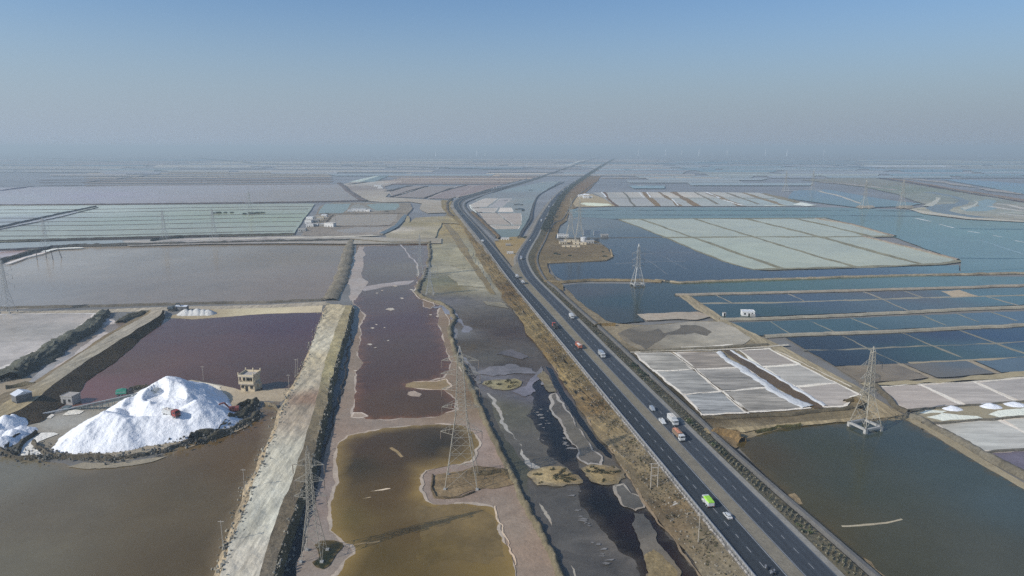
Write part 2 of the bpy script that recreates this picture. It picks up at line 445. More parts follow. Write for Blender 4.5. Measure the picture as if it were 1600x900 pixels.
bund('mud_spoil', [(20,588),(60,560),(100,538),(140,517),(160,503)], 20, 3.0, (96,98,92), mat='clods', wpx2=10, jag=0.6, amp=2.2, flat=0.5)
bund('mud_spoil', [(185,505),(205,495),(228,488),(240,490)], 14, 1.5, (98,96,88), mat='clods', jag=0.6)
# raised track with a steep shaded bank above the maroon pond
TZ = 3.2
def Z(px, z): return [P(x, y, z) for x, y in px]
tl = rough_line(spline(Z([(-70,672),(-15,645),(24,618),(62,596),(110,563),(170,525),(212,501),(232,491),(236,484)], TZ), 6), 0.4, seed=4)
tr = rough_line(spline(Z([(-60,694),(-5,655),(38,636),(76,607),(122,573),(184,533),(228,506),(248,494),(252,485)], TZ), 6), 0.5, seed=6)
ac = anchors([(30,640,(150,140,118)),(120,570,(150,146,136)),(200,512,(152,148,140)),(245,488,(156,150,140)),(0,680,(130,118,96))], [], .06, TZ)
loft('dirt_road', tl, tr, 110, 6, ac, mat='track', nzamp=0.25)
toe_l = rough_line(Z([(-90,668),(-35,640),(6,614),(48,600),(100,566),(160,526),(203,502),(226,491),(232,484)], .4), 0.6, seed=8)
toe_r = rough_line(Z([(-50,712),(5,672),(66,657),(98,634),(142,592),(200,548),(240,515),(256,497),(258,485)], .3), 1.2, seed=9)
eb = anchors([(60,640,(66,63,60)),(200,520,(70,67,62))], [], .06)  # right bank: dark mud, with its shade put into the colour
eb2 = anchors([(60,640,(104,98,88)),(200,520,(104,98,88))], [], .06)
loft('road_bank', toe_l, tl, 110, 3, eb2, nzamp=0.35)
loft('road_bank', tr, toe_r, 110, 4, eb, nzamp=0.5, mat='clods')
# pale main haul road, raised, with the shaded ditch on its right
RZ = 2.9
ml = rough_line(spline(Z([(512,474),(506,490),(494,520),(474,576),(458,608),(440,645),(424,690),(398,750),(372,820),(350,880),(330,960)], RZ), 5), 0.7, seed=14)
mm_ = rough_line(spline(Z([(540,477),(530,500),(516,540),(502,590),(490,640),(474,695),(462,735),(440,790),(418,850),(404,905),(385,990)], RZ+.25), 5), 0.5, seed=15)
mr_ = rough_line(spline(Z([(551,477),(543,506),(527,555),(515,605),(507,645),(494,695),(482,740),(458,800),(436,860),(424,905),(408,990)], RZ), 5), 0.6, seed=16)
rc = anchors([(525,485,(165,157,138)),(500,540,(182,178,164)),(470,600,(168,162,148)),(470,640,(150,142,130)),(440,720,(180,178,166)),(430,797,(180,180,170)),(370,890,(176,172,162)),(490,560,(176,168,148)),(485,625,(140,120,108))], [], .06, RZ)
loft('dirt_road', ml, mm_, 190, 12, rc, mat='track', nzamp=0.45, nscale=0.4)
sc_ = anchors([(545,490,(150,142,120)),(515,570,(150,144,118)),(500,640,(122,114,98)),(480,720,(106,99,87)),(450,800,(100,93,82)),(420,890,(110,104,94))], [], .06, RZ)
loft('road_shoulder', mm_, mr_, 190, 5, sc_, nzamp=0.35)
tlm = rough_line(Z([(504,489),(498,505),(484,545),(466,588),(450,612),(432,648),(416,692),(388,752),(362,822),(338,882),(315,975)], .2), 0.9, seed=17)
loft('road_bank', tlm, ml, 190, 4, anchors([(480,560,(140,132,118)),(400,740,(138,128,112)),(350,870,(138,128,112))], [], .06), nzamp=0.5, mat='clods')
tdr = [p - n_*1.5 for p, n_ in zip(mr_, normals(mr_))]
for p in tdr: p.z = 0.15
loft('road_bank', mr_, tdr, 190, 4, anchors([(500,600,(96,92,80))], [], .06), nzamp=0.7, nscale=0.6, mat='clods')
# ---- centre: pink mud flats, reservoirs, bund, tidal flats
flat_poly('mud_flat', [(556,380),(690,374),(688,400),(690,440),(694,470),(718,500),(730,540),(745,590),(775,660),(805,730),(838,800),(868,870),(900,960),(905,1010),(400,1010),(440,900),(470,800),(500,700),(520,620),(540,540),(551,490),(556,430)],
          [(570,420,(110,105,103)),(560,500,(129,120,114)),(545,600,(132,124,117)),(500,780,(131,122,119)),(480,890,(134,126,120)),(700,520,(122,112,103)),(735,690,(136,124,119)),(740,620,(117,105,91)),(820,860,(134,122,112)),(700,640,(126,114,101)),(600,660,(136,126,119)),(650,610,(120,108,100))], mat='crust', amp=0.4)
flat_poly('ditch_water', [(552,477),(566,477),(557,512),(547,560),(538,610),(524,660),(511,702),(498,760),(475,830),(462,905),(450,1000),(400,1000),(425,905),(455,800),(480,740),(505,645),(525,555),(541,506)],
          (26,28,32), mat='brine', amp=1.3, edge=((44,42,42), 1.5))
bund('mud_spoil', [(553,500),(543,555),(533,612),(518,662),(504,705),(492,755)], 3, 0.4, (72,70,70), mat='clods', jag=0.9, amp=1.5)
# upper reservoir
flat_poly('brine_pond', [(566,385),(580,384),(667,381),(671,400),(668,420),(657,436),(650,447),(652,458),(664,468),(690,476),(683,490),(688,510),(697,540),(702,565),(703,578),(692,590),(665,596),(640,599),(634,604),(650,607),(690,606),(712,622),(714,640),(690,648),(650,653),(610,657),(580,655),(552,650),(550,640),(556,620),(551,600),(556,580),(568,566),(558,556),(561,530),(563,508),(572,492),(560,480),(552,474),(558,455),(556,430),(560,410)],
          [(600,400,(112,114,122)),(620,440,(106,108,116)),(600,480,(98,97,100)),(640,500,(93,90,90)),(620,550,(89,86,85)),(600,620,(86,80,74)),(680,630,(88,81,73)),(690,560,(92,85,81)),(640,420,(116,117,123)),(560,610,(84,77,74))], amp=1.3, edge=((112,98,90), 3), rim=((160,152,146), .8, .7))
flat_poly('salt_crust', [(560,449),(580,446),(620,440),(648,438),(640,444),(600,449),(572,455)], (150,148,152), amp=1.0, mat='crust')
flat_poly('salt_crust', [(552,400),(562,385),(570,386),(566,410),(564,435),(574,440),(566,452),(556,468),(545,470),(548,440)], (150,147,148), amp=1.4, mat='crust')
line('salt_strand', [(626,381),(634,392),(640,402),(648,406),(653,415)], 3, (156,156,162))
line('salt_strand', [(653,415),(654,430),(650,440),(656,447),(648,455),(642,452)], 3, (172,170,166))
flat_poly('mud_islet', [(660,468),(676,470),(680,478),(670,482),(658,478)], (118,108,102), amp=1.2, mat='crust', rim=((165,160,158), .8, .3))
flat_poly('mud_islet', [(700,592),(705,604),(692,609),(655,607),(636,605),(634,600),(648,597),(680,596)], (130,118,98), amp=1.0, mat='crust', rim=((180,168,156), .9, .3))
flat_poly('mud_islet', [(638,613),(648,611),(657,615),(655,619),(643,619),(636,617)], (148,138,130), amp=1.0, mat='crust', rim=((180,172,164), .7, .3))
flat_poly('mud_islet', [(548,652),(553,645),(566,645),(575,650),(560,653)], (150,138,128), amp=1.0, mat='crust', rim=((185,175,166), .7, .3))
for x, y, s in ((580,513,3),(577,538,4),(608,483,6),(599,512,2),(588,507,2),(554,579,3),(618,447,3),(628,466,3),(590,458,2),(597,454,2),(606,532,2),(585,543,2),(673,492,2),(684,494,3)):
    flat_poly('salt_scum', [(x-s,y),(x-s*.3,y-s*.35),(x+s*.6,y-s*.3),(x+s,y+s*.1),(x+s*.2,y+s*.4)], (170,166,160), amp=0.8, mat='crust')
# lower reservoir
flat_poly('brine_pond', [(533,690),(545,680),(575,673),(620,667),(680,662),(728,665),(742,676),(748,692),(745,710),(735,722),(700,728),(672,735),(661,748),(660,765),(666,782),(685,787),(740,786),(765,790),(776,806),(786,832),(797,862),(806,905),(815,1000),(480,1000),(515,905),(538,878),(550,865),(548,850),(538,843),(512,828),(513,800),(520,770),(522,740),(525,710)],
          [(560,700,(77,71,60)),(570,725,(66,67,61)),(600,715,(82,74,62)),(690,695,(64,66,62)),(740,690,(84,78,62)),(600,780,(84,75,57)),(530,812,(96,88,60)),(600,870,(84,76,52)),(655,760,(84,74,52)),(670,800,(106,95,77)),(740,830,(114,101,80)),(780,860,(116,103,82)),(700,870,(102,91,71)),(640,830,(86,76,54)),(650,895,(92,82,52)),(760,890,(112,98,66))],
          mat='brine', amp=1.5, edge=((128,112,82), 5), rim=((160,151,142), .85, .7), sub=4.5)
flat_poly('algae_bed', [(650,790),(690,788),(750,790),(772,808),(784,835),(790,870),(760,885),(700,875),(670,885),(650,872),(655,840),(645,815)], [(700,810,(110,98,78)),(760,850,(110,98,76)),(670,860,(98,87,64))], mat='shallow', amp=2.2)
line('salt_strand', [(563,768),(585,767),(610,763)], 2, (196,184,166), broken=.6)
line('salt_strand', [(610,700),(618,706),(626,714)], 3, (142,126,100), broken=.9)
line('salt_strand', [(568,778),(580,776)], 1.6, (160,146,122), broken=.8)
line('salt_strand', [(556,850),(575,848),(596,845)], 2, (130,116,92), broken=1.2)
line('salt_strand', [(770,790),(782,812),(796,845),(806,880)], 2.5, (186,170,152), broken=.6, amp=1.6)
# pylon pad
flat_poly('mud_islet', [(674,745),(682,740),(720,735),(745,727),(765,729),(790,732),(803,742),(806,756),(792,760),(772,764),(758,762),(738,766),(718,774),(694,778),(680,777),(675,768)],
          [(700,760,(126,112,92)),(760,745,(118,104,84)),(780,740,(96,86,70)),(790,752,(124,110,90))], mat='earth', amp=0.9)
bund('mud_spoil', [(676,742),(676,762),(682,777),(700,779),(720,776),(742,768)], 4, 0.4, (96,84,68), mat='clods', jag=.7)
bund('mud_spoil', [(735,742),(760,740),(785,737),(800,742)], 12, 0.6, (104,92,72), mat='clods', jag=.9)
# little teal pool round the near left pylon
flat_poly('pool', [(492,878),(500,872),(497,860),(490,852),(500,846),(518,844),(531,848),(533,858),(526,872),(520,882),(505,888),(495,886)],
          [(500,848,(84,76,60)),(520,862,(46,54,54)),(510,876,(46,54,53)),(500,884,(52,58,54))], amp=1.0, edge=((104,92,72), .9))
# bund between the reservoirs and the tidal flats
bund('earth_bund', [(671,378),(672,400),(669,418),(660,436),(655,448),(650,458),(657,464),(675,470),(693,476),(703,485),(711,498),(704,512),(706,535),(715,558),(728,585),(742,618),(757,652),(775,692),(792,728),(806,755),(822,790),(843,830),(862,868),(884,915),(920,1000)], 6, 1.2, (116,108,92), wpx2=13, amp=0.7, jag=.5)
line('salt_strand', [(645,455),(655,466),(690,478),(702,500),(700,520),(712,560),(722,580)], 1.4, (178,172,164))
flat_poly('tidal_flat', [(672,378),(690,345),(700,330),(712,325),(720,345),(742,390),(757,420),(790,468),(832,530),(866,575),(900,630),(950,700),(985,745),(1010,790),(1052,840),(1100,900),(1180,1010),(925,1010),(880,900),(862,862),(842,824),(806,750),(775,688),(742,612),(716,555),(706,515),(712,496),(700,480),(662,464),(655,455),(664,435),(672,410)],
          [(690,360,(141,137,124)),(700,400,(137,139,135)),(740,420,(147,148,144)),(690,440,(111,117,117)),(720,450,(113,113,107)),(750,450,(137,138,135)),(700,470,(100,105,117)),(750,510,(85,85,86)),(730,540,(83,83,85)),(790,520,(79,79,83)),(770,560,(92,94,98)),(720,520,(103,107,115)),(800,570,(75,75,81)),(770,590,(105,107,117)),(800,650,(86,88,86)),(790,640,(90,91,86)),(820,700,(88,88,88)),(830,620,(92,94,105)),(860,600,(77,75,81)),(900,690,(94,92,88)),(930,705,(86,83,81)),(860,800,(79,79,79)),(880,850,(81,81,81)),(930,880,(70,70,71)),(900,900,(79,79,79)),(980,850,(94,90,86))], mat='wet_mud', amp=0.6, sub=9)
# darker strip beside the bund
flat_poly('tidal_creek', [(716,560),(733,575),(745,598),(752,620),(766,622),(772,650),(790,682),(808,708),(826,735),(824,760),(838,790),(858,830),(880,880),(895,920),(890,960),(862,868),(842,828),(806,756),(775,694),(742,618)],
          [(740,590,(78,80,88)),(770,650,(82,84,88)),(810,720,(78,82,80)),(850,830,(84,84,86))], mat='shallow', amp=1.0)
line('foam_line', [(766,614),(772,632),(785,650),(797,672),(812,697),(826,722),(834,734)], 3.2, (150,150,148), amp=1.8, broken=.6, vary=.8)
line('foam_line', [(834,764),(842,782),(851,800),(866,826),(880,856),(895,890),(905,925)], 2.6, (150,146,138), amp=1.6, broken=.6, vary=.8)
line('foam_line', [(705,512),(714,535),(726,558),(742,575),(754,592)], 4, (112,116,124), amp=2.5, broken=.6, vary=.9)
line('foam_line', [(676,480),(692,478),(708,490),(718,505),(730,520)], 6, (118,124,138), amp=2.5, broken=.8, vary=.9)
# main creek, dark brown water
flat_poly('tidal_creek', [(862,592),(845,585),(828,596),(822,612),(830,632),(838,655),(841,680),(856,700),(868,716),(890,730),(902,742),(907,755),(910,772),(917,792),(926,812),(944,838),(968,862),(990,884),(1006,910),(1040,980),(1150,1000),(1098,905),(1066,866),(1035,822),(1014,797),(1000,793),(988,796),(974,786),(962,764),(975,755),(950,755),(918,745),(905,730),(907,716),(915,704),(905,690),(896,672),(885,655),(872,635),(864,615)],
          [(850,620,(58,58,66)),(840,650,(43,45,53)),(860,690,(40,40,43)),(890,720,(41,40,43)),(930,790,(42,40,39)),(980,850,(41,39,36)),(1060,890,(52,47,41)),(960,760,(46,43,42)),(1000,830,(46,42,39))], amp=2.6, edge=((68,69,73), 2.6))
flat_poly('tidal_creek', [(852,572),(862,576),(870,592),(884,616),(902,640),(915,662),(930,682),(945,700),(955,712),(955,717),(945,712),(926,690),(910,670),(896,650),(878,622),(864,598)], (48,45,45), amp=0.7)
for x, y, s in ((846,668,5),(853,660,4),(843,650,5),(849,645,3),(838,640,5),(850,690,4),(886,690,6),(892,698,7),(884,684,5),(898,704,6),(905,800,6),(920,825,6),(912,812,8),(930,845,8),(945,862,8),(900,770,6),(950,880,9)):
    for k in range(3):
        a, b, q = x+random.uniform(-6,6), y+random.uniform(-5,5), s*random.uniform(.5, 1)
        flat_poly('foam_scum', [(a-q,b),(a-q*.2,b-q*.22),(a+q*.8,b-q*.1),(a+q*.3,b+q*.25)], (112,112,114), amp=1.5, mat='wet_mud')
# foam sheets across the flats
for px, c in (([(742,585),(770,572),(800,568),(835,576),(838,584),(800,582),(770,588)], (112,114,124)), ([(772,552),(800,545),(824,556),(816,562),(795,556)], (96,98,108)),
              ([(748,600),(760,594),(742,590),(735,580),(726,566),(738,572)], (110,112,118)), ([(800,612),(822,618),(842,610),(838,600),(846,592),(836,586),(828,600)], (104,106,118)),
              ([(700,430),(722,425),(745,408),(760,430),(772,452),(740,447),(715,446)], (141,142,138)), ([(755,470),(785,472),(790,482),(770,478)], (124,124,122)), ([(846,600),(840,580),(848,572),(852,585),(858,600)], (106,108,116)), ([(700,395),(715,385),(735,395),(748,418),(720,420),(702,415)], (141,142,137))):
    flat_poly('foam_sheet', px, c, mat='wet_mud', amp=2.2)
# sandy islands and mud bars
isles = []
def isle(px, cols, rimc=(160,150,128), h=0.8):
    flat_poly('sand_islet', px, cols, mat='earth', amp=1.8, edge=((112,107,97), 2.4)); isles.append(px)
isle([(752,600),(758,595),(775,592),(800,592),(818,596),(813,604),(800,608),(775,608),(760,605)], [(770,600,(142,138,116)),(800,600,(128,122,98))])
isle([(826,740),(838,733),(860,729),(885,731),(902,741),(907,752),(895,757),(865,759),(838,757)], [(840,745,(156,142,112)),(880,742,(128,114,88))])
isle([(906,735),(918,727),(940,725),(962,728),(974,736),(979,746),(965,754),(940,756),(920,750)], [(930,740,(148,134,104)),(960,735,(120,106,84))])
isle([(839,588),(848,578),(858,584),(862,600),(868,612),(858,612),(848,604)], [(852,592,(120,112,96)),(862,606,(112,108,98))])
flat_poly('mud_bar', [(858,618),(866,614),(880,632),(897,658),(912,678),(924,694),(940,712),(938,726),(915,726),(906,716),(897,698),(888,682),(878,660),(864,640)], [(870,630,(94,93,94)),(900,680,(100,98,94)),(925,715,(92,90,88))], mat='wet_mud', amp=1.6, rim=((146,144,142), .8, .7))
flat_poly('mud_bar', [(962,758),(976,755),(988,770),(1004,782),(1006,792),(990,797),(976,788)], (90,89,87), mat='wet_mud', amp=1.5, rim=((140,136,130), .7, .7))
flat_poly('mud_bar', [(986,815),(995,800),(1008,803),(1018,822),(1032,845),(1058,890),(1085,935),(1020,950),(1006,880),(998,850)], [(1000,815,(85,85,85)),(1020,860,(96,92,86)),(1040,900,(110,100,84))], mat='wet_mud', amp=1.6)
flat_poly('sand_islet', [(1010,868),(1025,858),(1042,872),(1056,895),(1062,930),(1020,940),(1010,905)], (128,116,92), mat='earth', amp=1.2)
line('foam_line', [(858,560),(868,578),(888,606),(905,632),(925,662),(948,694),(968,722),(985,748)], 2.6, (140,128,112), amp=0.9)
line('foam_line', [(985,748),(1002,782),(1020,800),(1042,830),(1068,866),(1095,900)], 4, (132,120,104), amp=0.9)
line('foam_line', [(694,352),(708,366),(722,385),(732,406),(742,418)], 3, (150,142,124), amp=0.7)
flat_poly('tidal_creek', [(692,348),(700,350),(716,366),(730,388),(740,410),(752,422),(762,440),(775,460),(766,458),(752,438),(735,415),(722,394),(706,370)], (122,120,118), mat='wet_mud', amp=.7)

# ---------------------------------------------------------------- highway
HWZ = 3.0
LC = spline(Z([(935,246),(920,250),(880,264),(850,274),(800,289),(760,298),(728,307),(714,314),(713,323),(722,335),(740,356),(760,380),(803,435),(848,487),(902,549),(986,646),(1072,745),(1203,897),(1330,1045)], HWZ), 10)
RC = spline(Z([(960,247),(951,252),(930,264),(905,280),(882,296),(864,315),(848,340),(836,365),(824,384),(816,399),(816,409),(822,424),(834,440),(880,487),(936,546),(1028,640),(1126,740),(1281,898),(1440,1060)], HWZ), 10)
def evenly(pts, st):
    n = max(2, int(sum((b-a).length for a, b in zip(pts, pts[1:]))/st)); return resample(pts, n)
# even steps that grow with distance
def adapt(pts):
    d = evenly(pts, 2.0); out = [d[0]]
    for p in d[1:]:
        if (p-out[-1]).length > max(3.0, math.hypot(p.x, p.y)*0.012): out.append(p)
    return out
LC, RC = adapt(LC), adapt(RC)
def off(pts, o, z=None):
    res = [p + n_*o for p, n_ in zip(pts, normals(pts))]
    if z is not None:
        for p in res: p.z = z
    return res
def sweep(name, pts, prof, mat, col, parent=None, kind='structure', smooth=False, wear=None):
    ns = normals(pts); V = []; K = len(prof); Fs = []
    for p, n_ in zip(pts, ns):
        for o, z in prof:
            q = p + n_*o; V.append((q.x, q.y, z))
    for i in range(len(pts)-1):
        for j in range(K-1): a = i*K+j; Fs.append((a, a+1, a+K+1, a+K))
    cols = [[c*f for c in col] for p in pts for f in wear] if wear else [col]*len(V)
    o = mesh(name, V, Fs, mat, cols, smooth=smooth, parent=parent, kind=kind)
    if sum(p.normal.z for p in o.data.polygons) < 0: o.data.flip_normals()
    return o
# the lines run away from far to near, so "right of travel" is screen left
earth_c = [.19, .17, .14]
for pts in (LC, RC):
    sweep('road_embankment', pts, [(-11, 0.0), (-8, 1.0), (-5.4, 2.86), (5.4, 2.86), (8, 1.0), (11, 0.0)], 'earth', earth_c)
asp = [.031, .036, .040]; asp2 = [.042, .048, .055]
LN = [-3.75, -3.4, -2.7, -1.9, -1.0, -.3, .3, 1.0, 1.9, 2.7, 3.4, 3.75]; WEAR = [2.6, 1.35, .92, 1.16, .9, 1.22, 1.22, .9, 1.16, .92, 1.35, 2.6]
roadL = sweep('road', LC, [(o_, HWZ) for o_ in LN], 'asphalt', asp, wear=WEAR)
roadR = sweep('road', RC, [(o_, HWZ) for o_ in LN], 'asphalt', asp2, wear=WEAR)
shc = [.27, .25, .21]
sweep('road_shoulder', RC, [(-5.6, HWZ-.05), (-3.7, HWZ-.012)], 'dust', shc)
sweep('road_shoulder', LC, [(3.7, HWZ-.012), (4.6, HWZ-.03)], 'dust', shc)
# median filling the gap where the carriageways run side by side
iL = min(range(len(LC)), key=lambda i: abs(LC[i].y - P(790,420,HWZ).y) + (1000 if LC[i].y > 600 else 0))
iR = min(range(len(RC)), key=lambda i: abs(RC[i].y - P(816,408,HWZ).y) + abs(RC[i].x-P(816,408,HWZ).x))
loft('road_median', off(LC[iL:], -3.7, HWZ-.02), off(RC[iR:], 3.7, HWZ-.02), 160, 6, anchors([(815,440,(118,116,110)),(880,500,(120,117,109)),(960,590,(118,115,107)),(1090,740,(116,113,106)),(1230,890,(114,111,104))], [], .06, HWZ), mat='dust', nzamp=0.05)
wl = [.36, .36, .35]
def marks(parent, pts, o, w_, dash=None, z=HWZ+.006, near=800):
    d = evenly([p for p in pts if p.y < near], 0.8); ns = normals(d); V = []; Fs = []
    for i in range(len(d)-1):
        if dash and (i*0.8) % dash[1] > dash[0]: continue
        b = len(V)
        for j in (i, i+1):
            for s in (-.5, .5):
                q = d[j] + ns[j]*(o + s*w_); V.append((q.x, q.y, z))
        Fs.append((b, b+1, b+3, b+2))
    o_ = mesh('lane_marking', V, Fs, 'dust', [wl]*len(V), parent=parent)
    if o_.data.polygons[0].normal.z < 0: o_.data.flip_normals()
    o_['kind'] = 'stuff'
marks(roadL, LC, 0.0, .16, (2.4, 6.4)); marks(roadL, LC, -3.45, .18); marks(roadL, LC, 3.45, .14)
marks(roadR, RC, 0.0, .12, (2.4, 6.4)); marks(roadR, RC, 3.5, .12)
# crash barrier on the outer edge
near_l = [p for p in LC if p.y < 620]
bl = off(near_l, 4.25)
cb = empty('crash_barrier', (bl[-1].x, bl[-1].y, HWZ), 0, 'long pale crash barrier along the outer edge of the left carriageway', 'crash barrier')
V = []; Fs = []
be = evenly(bl, 4.0)
for a, b in zip(be, be[1:]):
    A_ = a - Vector((bl[-1].x, bl[-1].y, HWZ)); B_ = b - Vector((bl[-1].x, bl[-1].y, HWZ))
    for z in (.45, .68): bar(V, Fs, A_ + Vector((0, 0, z)), B_ + Vector((0, 0, z)), .09)
mesh('rail', V, Fs, plain('galvanised', (.30, .30, .30), .5, .1), parent=cb)
V = []; Fs = []
be2 = evenly(bl, 2.0)
for i, a in enumerate(be2):
    A_ = a - Vector((bl[-1].x, bl[-1].y, HWZ)); box(V, Fs, (A_.x, A_.y, -.15), (.2, .2, .9))
o = mesh('post', V, Fs, plain('post_white', (.45, .43, .40), .7), parent=cb); o['kind'] = 'stuff'
# pale stone kerb outside the barrier
def kerb():
    d = evenly(off([p for p in LC if p.y < 420], 5.0), 1.6)
    root = empty('kerb_row', (d[-1].x, d[-1].y, HWZ-.2), 0, 'row of pale rough kerb stones outside the crash barrier', 'kerb')
    V = []; Fs = []
    for i, (a, b) in enumerate(zip(d, d[1:])):
        if random.random() < .12: continue
        m = (a+b)/2 - root.location; t = b-a
        box(V, Fs, (m.x + random.uniform(-.1, .1), m.y, random.uniform(-.1, .05)), (random.uniform(.3, .5), 1.25, .4), math.atan2(t.y, t.x)+PI/2, .85)
    o = mesh('kerb_stone', V, Fs, plain('limestone', (.36, .33, .29), .9, var=.3, vs_=.4), parent=root); o['kind'] = 'stuff'
kerb()
# left embankment slope down to the tidal flat
top_l = off(near_l, 5.3, HWZ-.15)
toe = rough_line(spline(Z([(712,326),(722,345),(742,390),(757,420),(790,468),(832,530),(866,575),(900,630),(950,698),(986,745),(1012,790),(1052,840),(1098,900),(1190,1020)], .9), 4), 1.4, seed=31)
ea = anchors([(740,360,(128,116,98)),(780,430,(126,114,95)),(800,455,(112,98,82)),(850,510,(124,111,88)),(870,545,(112,98,78)),(900,580,(122,108,84)),(940,640,(108,92,72)),(960,660,(126,113,90)),(1000,715,(124,112,92)),(1040,790,(102,88,70)),(1100,840,(118,108,90)),(1150,900,(122,112,94)),(1060,830,(106,92,74)),(1030,770,(120,108,88))], [], .06, 1.5)
ea = [(x_, y_, [k_[0]*.86, k_[1]*.92, k_[2]*1.03]) for x_, y_, k_ in ea]
loft('road_embankment', top_l, toe, 260, 22, ea, mat='earth', nzamp=1.0, nscale=0.13)
# right side: scrub slope to the concrete drain
canal_px = [(930,285),(910,300),(897,311),(881,340),(866,348),(857,362),(851,376),(840,398),(840,414),(852,437),(866,448),(882,463),(905,484),(937,512),(977,549),(1040,608),(1100,663),(1118,682),(1200,755),(1280,824),(1364,897),(1480,1000)]
cz = 1.2
cana = adapt(spline(Z(canal_px, cz), 8))
rtop = off([p for p in RC if p.y < 900], -5.5, HWZ-.1)
loft('road_embankment', rtop, off([p for p in cana if p.y < 900], 1.0, .7), 220, 10, anchors([(850,420,(104,101,92)),(900,480,(104,99,86)),(980,560,(98,95,86)),(1050,630,(100,97,86)),(1120,715,(104,100,86)),(1300,850,(112,106,90))], [], .06, 1), mat='earth', nzamp=0.3, nscale=.12)
dr = empty('concrete_drain', (cana[-1].x, cana[-1].y, 0), 0, 'long pale concrete drain wall beside the right carriageway', 'drain wall')
pts = [p - Vector((cana[-1].x, cana[-1].y, 0)) for p in cana]
con = [.145, .14, .13]
sweep('wall', pts, [(-1.0, 0), (-.95, 1.65), (.2, 1.7), (.3, .3)], 'dust', con, parent=dr, kind=None)
sweep('wall_shadow_strip', cana, [(-2.9, .62), (-1.7, .45), (-.95, .6)], 'dust', [.022, .021, .02])  # dark strip painting the drain wall's shadow on the ground
for nm, lab, px in (('concrete_drain', 'dark narrow drain left of the far right carriageway', [(881,284),(860,294),(840,306),(832,325),(829,342),(818,358),(810,371)]),
                    ('concrete_drain', 'dark narrow drain right of the far left carriageway', [(790,294),(765,302),(740,311),(727,317),(728,326),(752,350),(776,372)])):
    q = adapt(spline(Z(px, 1), 8)); d2 = empty(nm, (q[-1].x, q[-1].y, 0), 0, lab, 'drain wall')
    sweep('wall', [p - d2.location for p in q], [(-2.2, .2), (-1.9, 1.6), (.1, 1.6), (.9, .2)], 'dust', [.07,.068,.065], parent=d2, kind=None)
# ---------------------------------------------------------------- right: land and ponds; the sky's bluer reflection is put into the pond colours
flat_poly('bare_ground', [(880,455),(905,446),(960,505),(1010,508),(1080,502),(1130,500),(1180,528),(1240,560),(1310,590),(1400,640),(1425,656),(1445,670),(1340,662),(1240,672),(1180,688),(1150,700),(1118,684),(1098,664),(1040,612),(960,533),(930,504),(890,470)],
          [(960,520,(128,121,108)),(1090,545,(128,122,110)),(1050,622,(68,66,60)),(1000,575,(74,72,64)),(1110,655,(84,78,68)),(1175,650,(86,79,69)),(1180,672,(138,130,112)),(1300,645,(112,104,88)),(1390,635,(130,121,104)),(1250,550,(132,126,112)),(1150,690,(120,106,86))], mat='earth', amp=.5)
flat_poly('brine_pond', [(1152,696),(1165,686),(1195,676),(1240,668),(1300,661),(1335,659),(1380,657),(1415,656),(1442,670),(1480,694),(1530,724),(1600,764),(1720,830),(1900,940),(2000,1010),(1490,1010),(1400,926),(1366,892),(1282,820),(1240,784),(1200,748),(1170,718)],
          [(1180,710,(76,74,66)),(1250,790,(74,75,68)),(1300,700,(70,77,76)),(1400,690,(68,80,87)),(1500,740,(68,79,83)),(1400,850,(72,75,70)),(1580,790,(72,84,89)),(1550,880,(76,80,77)),(1350,760,(69,76,75)),(1300,830,(76,75,66))], amp=.8, edge=((86,80,68), 2), sub=8)
flat_poly('mud_bar', [(1228,772),(1238,770),(1250,780),(1254,787),(1246,788),(1236,781)], (140,126,104), mat='earth', amp=.7)
flat_poly('mud_bar', [(1352,872),(1364,880),(1370,890),(1384,900),(1372,898),(1358,884)], (132,118,96), mat='earth', amp=.7)
line('foam_line', [(1316,822),(1350,821),(1385,817),(1412,812)], 2.2, (158,152,136), vary=.3, broken=.1)
flat_poly('shore_strip', [(1418,657),(1432,655),(1480,683),(1540,719),(1600,754),(1720,822),(1715,832),(1600,764),(1530,724),(1478,693),(1442,670)], (142,134,116), mat='dust', amp=.4)
bund('earth_bund', [(1415,650),(1438,656),(1480,680),(1540,712),(1600,744),(1720,805)], 10, 1.6, (112,106,94), wpx2=16)
def pan(px, col, mat='pan', amp=.35, rim=((196,190,182), .9, .2), **k): flat_poly('salt_pan', px, col, mat=mat, amp=amp, rim=rim, **k)
def wline(px, wpx=3, c=(208,203,196), **k): line('salt_ridge', px, wpx*.7, c, mat='salt', **k)
# white pans below the salt piles
pan([(1464,663),(1500,660),(1560,654),(1600,676),(1660,705),(1600,704),(1533,706),(1500,688)], [(1530,685,(178,180,178)),(1470,664,(166,165,160)),(1600,695,(176,176,174))])
pan([(1563,655),(1600,652),(1720,648),(1720,730),(1600,675)], (180,180,176))
pan([(1548,708),(1600,704),(1720,700),(1720,780),(1600,740),(1565,722)], (100,98,112), mat='shallow')
wline([(1562,719),(1580,732),(1600,741),(1650,765)], 3)
wline([(1560,655),(1600,676),(1650,702)], 4)
bund('earth_bund', [(1530,709),(1560,706),(1600,704),(1720,698)], 4, .8, (106,102,94))
flat_poly('salt_yard_ground', [(1428,645),(1440,640),(1520,634),(1600,628),(1720,618),(1720,650),(1600,652),(1545,655),(1462,662),(1440,655)], (140,134,118), mat='dust', amp=.5)
for px in ([(1438,645),(1455,641),(1480,642),(1470,645),(1448,647)], [(1445,650),(1470,646),(1500,649),(1525,649),(1532,653),(1500,656),(1470,657)], [(1545,648),(1560,641),(1600,638),(1680,634),(1680,646),(1600,650),(1560,652)]):
    flat_poly('salt_spread', px, (216,213,206), mat='salt', amp=1.2)
